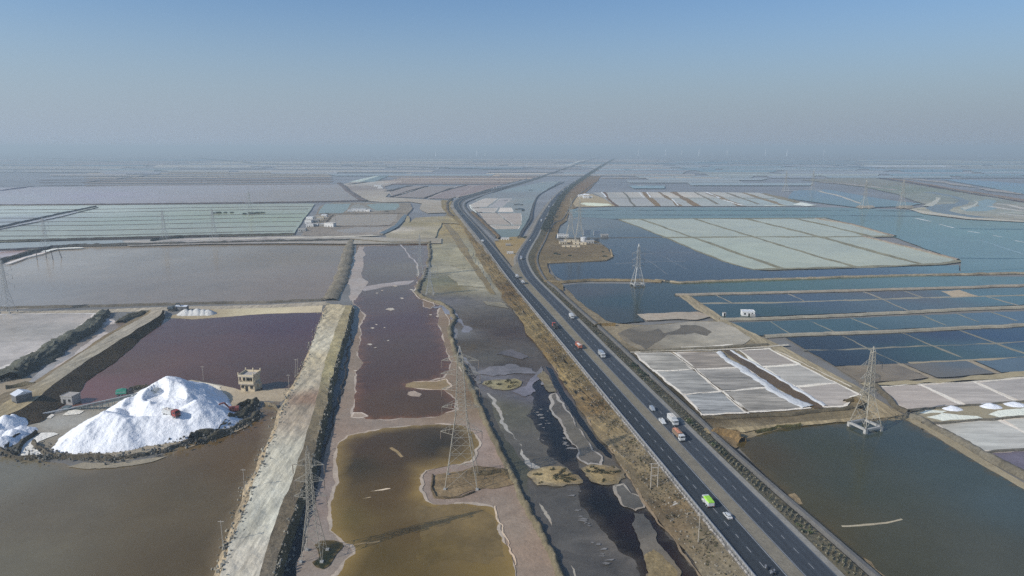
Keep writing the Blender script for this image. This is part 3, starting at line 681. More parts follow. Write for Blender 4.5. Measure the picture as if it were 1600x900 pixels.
# mauve pans
for px, c in (([(1368,606),(1400,603),(1437,601),(1470,616),(1504,633),(1460,637),(1422,640),(1405,634),(1385,618)], (165,158,154)), ([(1441,601),(1480,599),(1523,597),(1555,612),(1588,627),(1550,631),(1510,633),(1475,617)], (163,159,157)),
              ([(1527,597),(1565,594),(1600,590),(1740,580),(1760,600),(1700,618),(1592,626),(1560,612)], (160,157,156))): pan(px, c)
wline([(1438,601),(1470,616),(1506,634)], 5); wline([(1523,597),(1555,612),(1590,628)], 4); wline([(1370,604),(1440,600),(1525,596),(1600,589),(1700,582)], 2, (190,186,178))
bund('earth_bund', [(1362,598),(1385,618),(1405,638),(1420,645)], 8, 1.2, (98,92,82))
bund('earth_bund', [(1420,642),(1500,635),(1600,628),(1720,620)], 3, .7, (108,104,96))
bund('earth_bund', [(1440,662),(1470,662),(1530,657),(1600,653),(1720,648)], 3, .7, (108,104,96))
line('dirt_track', [(1350,601),(1400,599),(1480,594),(1560,588),(1600,583),(1720,574)], 7, (150,142,122), mat='dust')
# slate and grey pans under the deep blue ponds
flat_poly('salt_pan', [(1306,573),(1340,571),(1402,568),(1425,579),(1450,590),(1400,595),(1345,597),(1325,585)], [(1340,580,(122,116,110)),(1420,585,(118,114,112))], mat='shallow', amp=.4)
flat_poly('brine_pond', [(1412,568),(1460,565),(1510,563),(1535,573),(1556,583),(1510,587),(1465,590),(1440,580)], [(1430,572,(108,108,110)),(1500,570,(92,102,114)),(1530,582,(110,110,112))], amp=.4)
flat_poly('brine_pond', [(1520,562),(1600,558),(1740,548),(1740,570),(1600,580),(1566,582),(1545,573)], (90,106,122), amp=.4)
line('earth_strip', [(1405,568),(1440,583),(1456,591)], 4, (138,130,118), mat='dust'); line('earth_strip', [(1514,563),(1545,577),(1562,584)], 4, (142,134,122), mat='dust')
# deep blue block
flat_poly('brine_pond', [(1226,527),(1320,523),(1500,516),(1600,511),(1800,500),(1800,545),(1600,559),(1500,564),(1400,568),(1305,572),(1265,549)],
          [(1270,535,(52,70,92)),(1300,560,(56,72,92)),(1380,530,(50,74,98)),(1450,545,(66,88,100)),(1470,522,(52,78,104)),(1560,525,(58,84,110)),(1560,545,(78,100,116)),(1500,555,(74,94,106)),(1700,530,(64,88,112))], amp=.5)
tn = (122,122,116)
line('earth_strip', [(1255,547),(1320,546),(1410,542),(1500,539),(1600,534),(1750,526)], 1.6, tn, mat='dust'); line('earth_strip', [(1317,525),(1360,546),(1405,568)], 1.6, tn, mat='dust')
line('earth_strip', [(1410,520),(1460,541),(1512,563)], 1.8, tn, mat='dust'); line('earth_strip', [(1500,516),(1550,534),(1600,552),(1640,566)], 1.8, tn, mat='dust'); line('earth_strip', [(1420,567),(1500,563),(1600,558),(1750,549)], 2.5, (140,134,122), mat='dust')
# road band and next pond rows
bund('dirt_road', [(1195,526),(1260,523),(1400,518),(1500,513),(1600,508),(1800,497)], 7, 1.0, (158,150,134), flat=.7, jag=.1, mat='dust')
flat_poly('brine_pond', [(1143,504),(1250,500),(1400,494),(1600,486),(1800,476),(1800,494),(1600,506),(1400,514),(1205,524),(1168,524)],
          [(1180,515,(78,98,114)),(1300,508,(76,98,114)),(1450,500,(86,106,122)),(1580,495,(84,104,126))], amp=.5)
for a, b in (((1205,502),(1234,521)),((1262,500),(1304,518)),((1330,497),(1372,514)),((1440,493),(1478,508)),((1495,490),(1530,503)),((1550,488),(1590,501))): line('earth_strip', [a, ((a[0]+b[0])/2, (a[1]+b[1])/2), b], 1.3, (128,130,124), mat='dust')
bund('dirt_road', [(1125,500),(1200,498),(1340,492),(1480,485),(1600,480),(1800,470)], 7, 1.0, (160,152,136), flat=.7, jag=.1, mat='dust')
flat_poly('brine_pond', [(1080,462),(1200,460),(1350,456),(1470,453),(1600,449),(1800,443),(1800,464),(1600,476),(1400,486),(1200,494),(1130,497),(1105,480)],
          [(1120,470,(76,96,116)),(1250,465,(80,96,120)),(1400,460,(92,98,112)),(1200,485,(72,92,108)),(1400,478,(86,102,120)),(1560,465,(84,110,128))], amp=.5)
line('earth_strip', [(1095,474),(1200,473),(1330,469),(1450,465),(1600,461),(1750,456)], 2, (134,134,128), mat='dust')
for a, b in (((1232,459),(1258,471)),((1350,456),(1382,468)),((1412,454),(1442,465)),((1318,468),(1330,470)),((1380,468),(1420,486)),((1540,463),(1590,477)),((1118,461),(1145,474))): line('earth_strip', [a, ((a[0]+b[0])/2, (a[1]+b[1])/2), b], 1.3, (136,134,128), mat='dust')
flat_poly('salt_yard_ground', [(1470,455),(1500,453),(1520,460),(1530,463),(1490,464)], (160,150,136), mat='dust', amp=.6)
bund('dirt_road', [(1055,461),(1150,459),(1300,455),(1450,451),(1600,446),(1800,440)], 5, 1.0, (160,150,136), flat=.7, jag=.1, mat='dust')
flat_poly('dirt_track', [(1058,460),(1072,460),(1100,476),(1132,498),(1180,522),(1232,546),(1300,583),(1345,606),(1375,626),(1405,648),(1385,655),(1350,640),(1332,622),(1290,598),(1215,556),(1170,530),(1120,502),(1085,482)],
          [(1080,470,(146,138,122)),(1200,535,(150,142,124)),(1330,610,(144,136,118)),(1390,640,(146,134,112))], mat='track', amp=.6)
# pond with the standing pylon, its bund
flat_poly('brine_pond', [(880,446),(905,443),(1000,443),(1058,440),(1200,436),(1400,431),(1600,432),(1800,430),(1800,438),(1600,445),(1400,450),(1200,455),(1055,460),(1072,470),(1092,488),(1050,490),(1000,491),(1006,502),(965,505),(945,500),(920,482),(900,466)],
          [(920,455,(86,96,104)),(980,470,(74,92,102)),(1050,470,(76,92,102)),(940,490,(78,90,96)),(1200,446,(84,108,122)),(1500,440,(92,118,134))], amp=.6)
flat_poly('salt_crust', [(994,491),(1050,488),(1092,487),(1112,495),(1090,499),(1040,499),(1008,501)], (152,146,138), amp=1, mat='crust')
bund('earth_bund', [(850,440),(880,441),(920,438),(1000,438),(1035,440)], 7, 1.3, (134,122,104))
bund('earth_bund', [(1025,438),(1060,442),(1200,437),(1400,431),(1600,427),(1800,423)], 4.5, 1.2, (148,138,122))
# wet pan above the white block
flat_poly('wet_pan', [(964,520),(985,512),(1030,507),(1075,503),(1128,502),(1150,512),(1172,528),(1160,538),(1100,543),(1040,547),(1003,549),(985,540),(972,530)],
          [(990,525,(112,110,110)),(1090,510,(150,148,146)),(1130,525,(154,152,148)),(1060,535,(140,138,134)),(1000,545,(136,130,122))], mat='shallow', amp=.9)
flat_poly('shallow_pool', [(968,521),(985,514),(1000,520),(1030,514),(1040,520),(1056,514),(1062,508),(1088,507),(1100,513),(1110,518),(1104,525),(1085,520),(1062,523),(1045,522),(1030,530),(1025,540),(1008,547),(1000,538),(985,533)], (106,106,109), mat='shallow', amp=1.8)
wline([(1065,543),(1120,540),(1148,538)], 2)
# white block of raw salt pans
blk = [((990,551),(1050,550),(1083,577),(1022,580)), ((1022,580),(1083,577),(1126,612),(1066,616)), ((1066,616),(1126,612),(1168,645),(1098,648)),
       ((1054,550),(1118,549),(1166,574),(1087,577)), ((1087,577),(1166,574),(1208,604),(1130,612)), ((1130,612),(1208,604),(1266,637),(1172,645))]
bc = [(154,153,150),(150,151,151),(148,151,154),(144,139,135),(142,141,140),(146,144,141)]
for q, c in zip(blk, bc):
    x0, y0 = sum(p[0] for p in q)/4, sum(p[1] for p in q)/4
    flat_poly('salt_pan', [(x0+(x-x0)*.975, y0+(y-y0)*.965) for x, y in q], [(x0,y0,c),(q[0][0],q[0][1],tuple(int(v*1.1) for v in c)),(q[2][0],q[2][1],tuple(int(v*.97) for v in c))], mat='rawpan', amp=.5, rim=((190,188,183), .8, .7))
wline([(990,551),(1022,580),(1066,616),(1098,648)], 4, amp=.9); wline([(1052,550),(1085,577),(1128,612),(1170,646)], 3.2); wline([(1098,648),(1140,646),(1190,643),(1268,637)], 3)
wline([(1022,580),(1083,577),(1164,574)], 2); wline([(1066,616),(1126,612),(1208,605)], 2)
line('drain_line', [(1055,553),(1086,577),(1129,612),(1166,643)], 1.1, (96,92,86), mat='earth')
def saltbank(px, wpx, h, wpx2, jag=.5):
    o = bund('salt_ridge', px, wpx, h, (192,191,187), mat='salt', wpx2=wpx2, jag=jag*.6, amp=.9)
    return o
saltbank([(1122,550),(1145,566),(1172,584),(1205,607),(1240,626),(1266,637)], 9, .5, 22, .9)
flat_poly('drain_water', [(1130,548),(1144,547),(1170,562),(1200,580),(1240,604),(1268,620),(1290,637),(1272,638),(1240,620),(1205,600),(1175,580),(1150,562)], (92,86,78), mat='shallow', amp=.5)
saltbank([(1143,547),(1168,562),(1198,580),(1232,601),(1262,619),(1288,634)], 5, .4, 9, .9)
for q, c in ((((1154,547),(1203,545),(1248,569),(1190,573)), (148,144,142)), (((1193,574),(1250,570),(1306,598),(1242,604)), (163,162,160)), (((1245,605),(1308,599),(1344,616),(1330,620),(1320,634),(1292,636)), (162,157,154))):
    flat_poly('salt_pan', list(q), c, mat='pan', amp=.5, rim=((210,206,198), 1.0, .3))
wline([(1203,545),(1250,570),(1306,598),(1346,618)], 3.2); wline([(1188,573),(1249,569.5)], 2.6); wline([(1242,604),(1307,598)], 2.6); wline([(1286,635),(1300,637),(1320,635),(1330,622)], 2.6)
wline([(1150,547),(1178,546),(1205,544)], 2); wline([(1212,548),(1240,560),(1290,585),(1330,604)], 2.2, (186,180,168))
wline([(985,550),(1050,548),(1120,546),(1200,542),(1230,538)], 2.2, (176,172,164))
bund('earth_bund', [(1000,549),(1080,545),(1160,541),(1200,539)], 4, .8, (122,116,104))
bund('mud_spoil', [(1320,628),(1336,625),(1350,630),(1345,640)], 8, 1.2, (104,92,74), mat='clods', jag=.6)
bund('mud_spoil', [(1095,652),(1140,652),(1220,648),(1300,640),(1330,636)], 7, .6, (104,96,82), mat='earth', jag=.5)
bund('mud_spoil', [(1112,676),(1130,676),(1148,680),(1160,690)], 14, 1.8, (122,102,76), mat='clods', jag=.5)
bund('mud_spoil', [(1180,676),(1215,668),(1250,664)], 4, .8, (96,92,66), mat='clods', jag=.6)
bund('mud_spoil', [(925,512),(938,507),(960,508)], 5, 1.2, (118,102,76), mat='clods', jag=.5)
flat_poly('dirt_track', [(1085,672),(1110,668),(1140,668),(1200,664),(1250,660),(1330,652),(1400,645),(1400,652),(1330,657),(1250,665),(1200,670),(1150,676),(1110,678)], [(1110,672,(146,134,110)),(1250,662,(150,138,114)),(1380,648,(144,132,110))], mat='track', amp=.7)

# peninsula with the roadside settlement, and the blue ponds round it
flat_poly('bare_ground', [(815,398),(836,360),(850,338),(880,296),(905,280),(930,262),(945,262),(935,282),(905,312),(905,322),(890,330),(885,345),(875,352),(868,372),(880,378),(905,374),(930,376),(950,388),(957,402),(950,406),(900,408),(855,410),(858,425),(870,437),(880,446),(880,455),(850,440),(835,425)],
          [(840,400,(112,106,95)),(890,395,(108,102,95)),(930,400,(118,111,100)),(865,360,(110,104,96)),(870,320,(120,114,106)),(860,430,(114,107,94)),(900,290,(122,118,116))], mat='earth', amp=.5)
flat_poly('brine_pond', [(856,411),(900,409),(950,407),(960,400),(950,388),(935,377),(905,372),(872,372),(876,356),(888,344),(900,336),(963,343),(1000,355),(1040,371),(1085,390),(1130,408),(1172,421),(1200,424),(1500,414),(1500,424),(1600,420),(1800,415),(1800,422),(1600,427),(1400,431),(1060,440),(1035,438),(920,437),(885,440),(868,432)],
          [(880,425,(58,82,108)),(940,425,(60,86,112)),(1000,425,(68,90,112)),(1080,425,(66,90,114)),(980,390,(78,94,112)),(1050,395,(92,104,120)),(960,360,(100,114,132)),(900,355,(112,122,138)),(1020,370,(88,104,120)),(1300,425,(66,100,128)),(1550,422,(96,126,146))], amp=.5)
for px in ([(945,372),(985,392),(1020,412),(1045,430)], [(1000,385),(1040,403),(1078,424)], [(880,352),(920,350),(960,356)], [(960,412),(1020,409),(1070,408)], [(1000,397),(1055,394),(1095,396)], [(910,378),(960,384),(1000,383)]):
    line('earth_strip', px, .7, (106,116,128), mat='dust', broken=.9)
line('earth_strip', [(870,372),(930,372),(1000,371),(1040,371)], 1.8, (100,104,108), mat='dust')
bund('earth_bund', [(955,390),(958,402),(948,407),(900,409),(856,411)], 3, .8, (140,128,112))
# pale green pans
flat_poly('salt_pan', [(966,343),(1080,342),(1200,342),(1288,341),(1340,352),(1400,369),(1360,371),(1450,391),(1497,407),(1470,412),(1350,417),(1260,419),(1175,421),(1130,408),(1085,390),(1040,371),(1000,355)],
          [(1050,355,(156,164,166)),(1200,355,(157,166,168)),(1150,390,(154,164,164)),(1300,390,(158,167,167)),(1420,405,(156,163,161)),(1300,360,(156,165,167))], mat='brine', amp=.3)
dk = (126,128,120)
for px, w_ in (([(1000,342),(1075,368),(1165,400),(1222,419)], 2.6), ([(1085,342),(1180,371),(1275,400),(1338,417)], 2.6), ([(1167,342),(1230,357),(1300,375),(1390,400),(1440,413)], 2.6), ([(1245,342),(1300,354),(1362,370)], 2),
               ([(1036,371),(1170,370),(1300,370),(1398,369)], 2), ([(966,343),(1000,355),(1040,371),(1085,390),(1130,408),(1175,421)], 2), ([(1175,421),(1260,419),(1350,417),(1470,412),(1500,407)], 2.6), ([(966,342),(1080,341),(1200,341),(1290,340)], 2.5)):
    line('earth_strip', px, w_, dk, mat='earth', vary=.25, broken=0)
for px in ([(1275,341),(1330,350),(1398,369)], [(1350,369),(1420,386),(1497,406)]): bund('earth_bund', px, 5, .9, (142,132,124))
# teal strips and white pan cluster
flat_poly('brine_pond', [(888,327),(950,324),(1150,324),(1300,324),(1420,328),(1450,336),(1500,343),(1600,348),(1900,360),(1900,415),(1600,420),(1500,424),(1502,407),(1450,390),(1400,371),(1340,352),(1290,340),(1100,341),(960,342),(895,338)],
          [(950,331,(112,130,146)),(1200,332,(106,130,146)),(1350,338,(100,128,146)),(1400,360,(104,129,146)),(1480,380,(104,130,148)),(1550,365,(106,134,150)),(1500,345,(112,134,146)),(1560,405,(102,128,146))], amp=.5)
for px in ([(900,329),(1050,328.6),(1300,328.6),(1430,330)], [(895,335.5),(1050,336),(1250,336),(1440,338)]): line('earth_strip', px, 1.3, (84,98,112), mat='earth', broken=.3)
for px in ([(1430,341),(1455,346)], [(1466,350),(1490,356)], [(1512,361),(1530,364)], [(1552,368),(1566,370)], [(1586,376),(1610,380)]): line('salt_strand', [px[0], ((px[0][0]+px[1][0])/2, (px[0][1]+px[1][1])/2), px[1]], .8, (176,184,190))
line('earth_strip', [(1530,375),(1570,388),(1600,397)], 1.2, (124,148,164), mat='dust'); line('earth_strip', [(1500,357),(1550,358),(1600,358)], 1, (78,104,124), mat='dust'); line('earth_strip', [(1500,403),(1550,404),(1600,404)], 1, (78,104,124), mat='dust')
flat_poly('salt_pan', [(925,301),(1000,300),(1100,300),(1185,301),(1230,311),(1280,321),(1200,322),(1100,322),(962,322),(945,310)],
          [(940,305,(150,156,162)),(1010,312,(150,156,164)),(1000,304,(166,168,170)),(1100,312,(152,162,168)),(1200,315,(150,164,172)),(1050,306,(176,176,176))], mat='pan', amp=.3)
for a, b, w_, c in (((942,300),(962,322),5,(112,106,104)),((974,300),(992,322),3,(112,116,118)),((1006,300),(1028,322),6,(126,118,110)),((1030,300),(1062,322),4,(124,118,112)),((1052,300),(1090,322),5,(126,118,112)),((1085,300),(1122,319),2,(120,122,122)),((1105,301),(1160,322),3,(130,124,118)),((1135,301),(1187,319),2,(120,122,122)),((1160,301),(1224,321),3,(130,126,120)),((1192,302),(1250,317),3,(128,128,124))):
    line('earth_strip', [a, ((a[0]+b[0])/2, (a[1]+b[1])/2), b], w_, c, mat='dust', broken=0)
line('earth_strip', [(945,309.5),(1050,309.5),(1150,309.5),(1210,310)], 1.4, (122,128,128), mat='dust')
for a, b in (((940,300),(947,308)),((998,300),(1007,308.5)),((1010,300),(1018,308.5)),((1050,311),(1060,321)),((1104,300),(1124,309)),((1130,312),(1160,321))): wline([a, ((a[0]+b[0])/2, (a[1]+b[1])/2), b], 2.4, (216,214,208))
wline([(1195,321.5),(1215,321.5),(1225,321)], 1.4); flat_poly('salt_spread', [(1240,320),(1250,316),(1262,318),(1275,321),(1260,322)], (200,202,202), mat='salt', amp=.6)
flat_poly('salt_yard_ground', [(895,318),(900,309),(915,302),(925,303),(945,311),(962,322),(925,323),(898,323)], (152,146,134), mat='dust', amp=.5)
flat_poly('salt_spread', [(905,318),(912,316.5),(930,317),(952,318.5),(956,321),(935,322),(915,321)], (206,202,190), mat='salt', amp=.5)
# ---------------------------------------------------------------- middle distance, left and centre
flat_poly('brine_pond', [(-300,322),(0,321),(160,320.5),(480,318),(492,318.5),(484,330),(472,345),(459,367),(330,369),(200,371.5),(0,378),(-300,384)],
          [(20,330,(170,182,188)),(100,328,(166,178,182)),(50,365,(148,158,163)),(215,345,(141,155,160)),(350,335,(142,155,155)),(300,360,(144,154,158)),(440,340,(140,153,152)),(0,345,(146,156,172)),(430,325,(146,155,158))], mat='brine', amp=.3)
dk2 = (104,108,112)  # dark tone of the shaded bund faces, painted as flat strips
for i, (y0, y1) in enumerate(((328,322.5),(333,326.5),(341,334),(347,339.5),(353,346),(361,353.5),(369,361))):
    x0 = 0 if i > 2 else -200
    line('earth_strip', [(-200,y0+1),(0,y0),(160,y0-1.2),(300,(y0+y1)/2-.7),(400,y1+.8),(488-i*5,y1)], 1.7, dk2, mat='earth', broken=0, vary=.2)
bund('earth_bund', [(-200,323),(0,321),(160,319.7),(330,318),(480,316),(570,314)], 2.8, 1.6, (98,98,106))
bund('canal_bank', [(-60,364),(0,355.5),(50,344),(100,333),(150,323)], 7, 1.8, (84,92,104), wpx2=3)
flat_poly('drain_water', [(-60,370),(0,357),(50,345.5),(120,330),(122,331.5),(55,348),(0,360),(-60,374)], (160,168,184), amp=.3)
bund('earth_bund', [(-60,373),(0,358.5),(60,347),(120,333),(152,324.5)], 2, 1.0, (88,94,104))
bund('earth_bund', [(-300,385),(0,377),(100,374.5),(200,372),(330,368.5),(462,366)], 3.4, 1.6, (92,94,98))
flat_poly('brine_pond', [(-300,394),(0,379.5),(100,377),(190,375),(195,379),(120,383),(60,390),(0,389),(-300,400)], (140,150,162), amp=.3)
bund('earth_bund', [(-300,402),(0,391),(60,388),(90,386)], 3, 1.3, (92,94,104))
flat_poly('mud_flat', [(190,376),(330,371),(460,368),(520,369),(640,372),(690,372),(690,380),(560,381),(460,380),(330,381),(200,384)],
          [(210,378,(152,154,155)),(300,375,(152,152,154)),(400,373,(140,140,143)),(500,373,(144,144,144)),(600,375,(150,150,147)),(660,376,(142,140,134))], mat='crust', amp=.4)
bund('mud_spoil', [(-20,414),(8,405),(40,396),(80,386),(120,383.5),(200,382.5),(300,380),(420,377.5),(548,375)], 9, 1.6, (94,96,98), mat='clods', wpx2=6, jag=.5, amp=1.2)
bund('mud_spoil', [(235,377),(250,375),(268,373),(285,371)], 5, 1.8, (86,90,92), mat='clods', jag=.7)
bund('earth_bund', [(548,374),(600,378.5),(660,379),(672,380)], 3, 1.0, (112,108,102))
line('salt_strand', [(70,393),(85,389),(105,387.5),(130,387)], 2.2, (206,206,206)); line('salt_strand', [(10,412),(40,402),(70,394)], 2, (196,194,196))
line('dirt_track', [(300,374.5),(400,372),(500,370.5),(600,367),(640,362)], 2.4, (176,174,168), mat='dust')
# mauve pond and strips above it
flat_poly('brine_pond', [(-300,296),(0,293),(190,290.5),(420,288.5),(534,288),(545,300),(556,310),(560,313),(400,316),(160,319),(0,320.5),(-300,323)],
          [(20,310,(150,156,172)),(150,305,(146,148,168)),(300,300,(142,146,160)),(480,300,(138,140,150)),(540,308,(136,138,148))], amp=.3)
bund('canal_bank', [(530,286),(545,298),(557,307),(572,314)], 9, 1.5, (116,116,122), wpx2=12)
line('earth_strip', [(-100,303),(0,298),(30,294),(50,291)], 1.6, (92,100,118), mat='dust')
for y0, y1, c in ((290.5,287.5,(136,141,151)),(286.5,283.5,(141,145,154)),(283,280,(134,139,149)),(279,276,(146,150,157)),(275.5,273.5,(144,150,158)),(272,270,(148,153,160))):
    flat_poly('brine_pond', [(130,y0),(300,y0-.6),(520,y1+.6),(514,y1-1.6),(300,y0-2.4),(140,y0-2)], c, amp=.3, mat='shallow')
for y in (289,284.5,280.5): line('earth_strip', [(60,y+.8),(200,y),(400,y-.8),(520,y-1.5)], 1.2, (112,112,120), mat='earth')
# hamlet ponds and canal
flat_poly('bare_ground', [(470,367),(487,345),(500,322),(520,316),(640,317),(645,325),(628,345),(610,358),(598,366),(560,368),(500,369)], [(490,350,(126,122,118)),(520,360,(130,128,128)),(580,363,(140,138,138)),(560,325,(128,128,128))], mat='earth', amp=.5)
for px, c in (([(497,334),(503,324),(508,318.5),(548,318),(542,328),(535,333)], (124,140,152)), ([(572,320),(590,317.5),(622,318),(624,322),(618,328),(590,329),(580,325)], (124,140,150)), ([(545,329),(550,321),(560,318.5),(575,324),(592,330),(570,330)], (132,136,144)),
              ([(511,352),(518,342),(526,336.5),(560,335.5),(622,335),(616,345),(608,351),(590,352.5)], (140,138,142)), ([(520,360),(545,357),(560,355),(600,354.5),(588,362),(540,364)], (138,138,146))):
    flat_poly('brine_pond', px, c, amp=.4)
line('earth_strip', [(510,354),(540,353.5),(580,353.3),(612,352.5)], 1.8, (100,100,104), mat='earth'); line('earth_strip', [(500,334),(540,334),(590,333.5),(626,333.5)], 1.8, (106,106,108), mat='earth'); line('earth_strip', [(505,351),(515,342),(522,335)], 2, (92,94,98), mat='earth')
flat_poly('drain_water', [(592,364),(606,358),(617,352),(624,343),(632,335),(637,336),(631,345),(622,354),(610,361),(600,365)], (72,76,84), amp=.4)
flat_poly('salt_crust', [(603,366),(622,358),(632,346),(636,337),(640,338),(638,348),(648,340),(690,338),(712,340),(720,350),(690,348),(680,372),(650,374),(605,371)],
          [(625,358,(156,156,157)),(650,350,(142,141,134)),(680,345,(142,142,139)),(680,362,(146,146,142)),(630,369,(144,144,142)),(700,345,(138,136,128))], mat='wet_mud', amp=.8)
flat_poly('salt_crust', [(575,314),(560,309),(545,296),(535,288),(560,283),(600,281),(630,282),(600,292),(610,300),(602,308),(655,311),(700,314),(706,322),(700,332),(668,333),(655,326),(660,318),(640,315),(600,316)],
          [(560,295,(134,135,140)),(590,300,(148,149,150)),(570,285,(156,159,162)),(620,312,(154,154,152)),(690,325,(146,145,142)),(640,313,(152,151,149))], mat='crust', amp=.6)
for q, c in (([(604,297),(642,290.5),(668,290.5),(614,307)], (140,142,149)), ([(616,308),(672,291),(710,291),(664,309)], (138,140,147)), ([(668,310),(714,291),(735,289),(752,290),(740,300),(700,310.5)], (138,138,146)), ([(740,290),(760,288.5),(785,289),(735,303),(712,309)], (138,137,145))):
    flat_poly('salt_pan', q, c, mat='pan', amp=.3, rim=((190,190,188), 1.0, .4))
for px in ([(610,308),(640,298),(668,290.5)], [(662,309.5),(695,298),(730,289)], [(604,299),(625,294),(642,290)], [(545,288),(575,284),(600,281.5),(615,281)]): line('earth_strip', px, 2, (92,94,102), mat='earth', broken=0)
for y, c, x0, x1 in ((288,(138,138,146),600,790),(285.5,(158,156,158),585,800),(283,(150,148,152),600,810),(280.5,(160,158,160),610,830),(278,(144,146,154),610,840),(275.5,(164,162,162),600,850),(273,(172,172,172),620,850)):
    flat_poly('salt_pan', [(x0,y),(x1,y-.6),(x1+8,y-2.4),(x0+18,y-2)], c, mat='pan', amp=.3)
flat_poly('brine_pond', [(556,284),(600,273.5),(614,272.5),(585,284)], (124,140,154), amp=.2); flat_poly('salt_crust', [(545,284),(590,274),(598,273.5),(562,284)], (166,178,182), amp=.2)
# pans between the two roads
flat_poly('brine_pond', [(742,312),(760,304),(800,294),(850,284),(876,283),(855,296),(838,307),(830,326),(826,340),(812,366),(805,372),(782,372),(770,358)],
          [(780,305,(124,132,146)),(830,295,(128,142,156)),(825,315,(122,136,150)),(790,365,(112,126,138)),(800,315,(136,140,150))], amp=.4)
for q, c in (([(734,320),(758,310),(778,310),(760,323),(738,324.5)], (166,166,168)), ([(765,323),(782,310),(800,310),(784,324)], (152,156,164)), ([(738,325.5),(778,324.5),(772,332),(748,331)], (164,164,166)), ([(781,324.5),(799,324.5),(802,331),(779,331)], (186,184,184)),
             ([(750,333),(776,333),(800,351),(762,351)], (155,153,154)), ([(778,333),(814,333),(814,351),(802,351)], (155,153,155)), ([(764,352),(800,352.5),(813,352.5),(810,358),(776,358)], (160,158,158))):
    flat_poly('salt_pan', q, c, mat='pan', amp=.3, rim=((198,196,194), .8, .4))
wline([(733,320),(736,325),(744,332)], 2.6, (208,206,202)); line('earth_strip', [(774,331),(785,340),(798,351)], 1.5, (104,106,110), mat='earth')
bund('earth_bund', [(738,331),(752,344),(772,362),(782,372)], 8, 1.4, (112,104,98), mat='earth')
bund('mud_islet', [(804,320),(810,319),(816,320)], 5, .8, (86,100,112)); bund('mud_islet', [(806,327),(815,326),(817,329)], 6, .8, (86,100,112)); bund('mud_islet', [(788,313),(793,313)], 3, .7, (92,102,112)); bund('mud_islet', [(826,297),(833,297)], 2.4, .7, (92,102,112))
flat_poly('bare_ground', [(782,374),(800,370),(815,370),(826,376),(818,396),(808,402),(812,415),(800,418),(790,405),(776,385),(772,375)], [(795,378,(138,126,104)),(805,395,(140,128,108)),(806,412,(134,126,114))], mat='dust', amp=.5)
# band to the far left of the left road
flat_poly('bare_ground', [(690,312),(708,314),(703,322),(712,335),(735,360),(720,352),(700,335),(690,325)], (128,122,108), mat='earth', amp=.4)
bund('earth_bund', [(706,310),(698,318),(700,330),(708,338)], 5, 1.2, (108,106,106))

# ---------------------------------------------------------------- far right: creek bends, far road
flat_poly('tidal_flat', [(1250,281),(1300,286),(1350,292),(1400,303),(1440,318),(1470,322),(1420,326),(1440,334),(1520,342),(1600,347),(1800,356),(1800,338),(1600,314),(1500,298),(1420,286),(1350,276)],
          [(1300,288,(132,139,147)),(1400,295,(128,140,146)),(1460,325,(146,150,150)),(1550,330,(140,149,154)),(1560,342,(142,146,149)),(1500,312,(130,141,148)),(1600,325,(137,143,149))], mat='wet_mud', amp=1.0)
flat_poly('brine_pond', [(1270,295),(1300,297),(1350,306),(1400,314),(1440,318),(1420,322),(1340,324),(1290,318),(1230,310),(1240,298)], [(1300,305,(112,134,156)),(1400,318,(112,134,152))], amp=.5)
flat_poly('tidal_creek', [(1445,325),(1456,320),(1490,318),(1500,314),(1488,308),(1460,303),(1440,300),(1462,300),(1495,307),(1515,314),(1512,319),(1488,324),(1482,329),(1500,334),(1540,339),(1560,340),(1520,340),(1480,335),(1456,330)], (112,126,144), amp=.5)
flat_poly('brine_pond', [(1525,315),(1540,311),(1560,314),(1548,320),(1560,326),(1540,330),(1510,330),(1500,326),(1530,322)], (124,144,160), amp=.6)
for px, c in (([(1440,322),(1456,316),(1464,310),(1462,308),(1470,309),(1466,316),(1458,322)], (166,168,168)), ([(1500,324),(1520,320),(1526,316),(1520,312),(1530,316),(1524,322),(1508,328)], (164,168,170)), ([(1420,326),(1460,332),(1520,340),(1600,345),(1600,347),(1510,342),(1440,333)], (172,168,164))):
    flat_poly('salt_crust', px, c, amp=.5)
for px in ([(1545,322),(1570,326),(1600,330)], [(1560,333),(1585,336),(1610,338)], [(1555,318),(1575,320),(1600,326)]): line('salt_strand', px, 1.4, (172,174,176))
line('dirt_road', [(1290,262),(1330,269),(1400,280),(1450,288),(1500,297),(1560,306),(1600,313),(1700,330)], 2.4, (130,126,128), mat='dust', broken=0, vary=.2)
line('road_bank', [(1296,264.5),(1336,271),(1402,283),(1452,291),(1502,300),(1562,309.5),(1602,316),(1700,334)], 1.6, (98,100,112), mat='earth', broken=0, vary=.2)
line('salt_crust', [(1400,277),(1470,284),(1520,292),(1600,304),(1700,318)], 4, (144,147,152), mat='crust')
flat_poly('brine_pond', [(1470,280),(1520,281),(1600,287),(1800,300),(1800,320),(1600,303),(1540,292)], [(1530,286,(116,142,164)),(1600,296,(106,140,160))], amp=.3)
for px, w_, c in (([(1280,285),(1320,287),(1360,291),(1400,297)], 1.4, (150,149,154)), ([(1278,298),(1310,306),(1345,318)], 1.6, (160,162,162)), ([(1222,298),(1248,298)], 1.4, (164,172,178)), ([(1255,296),(1285,297)], 2, (150,146,148))): line('earth_strip', px, w_, c, mat='dust')
for x in (1345, 1358, 1408, 1418): flat_poly('mud_islet', [(x-9,324),(x-4,321),(x+6,321),(x+10,324),(x,326)], (146,144,140), mat='earth', amp=.4)

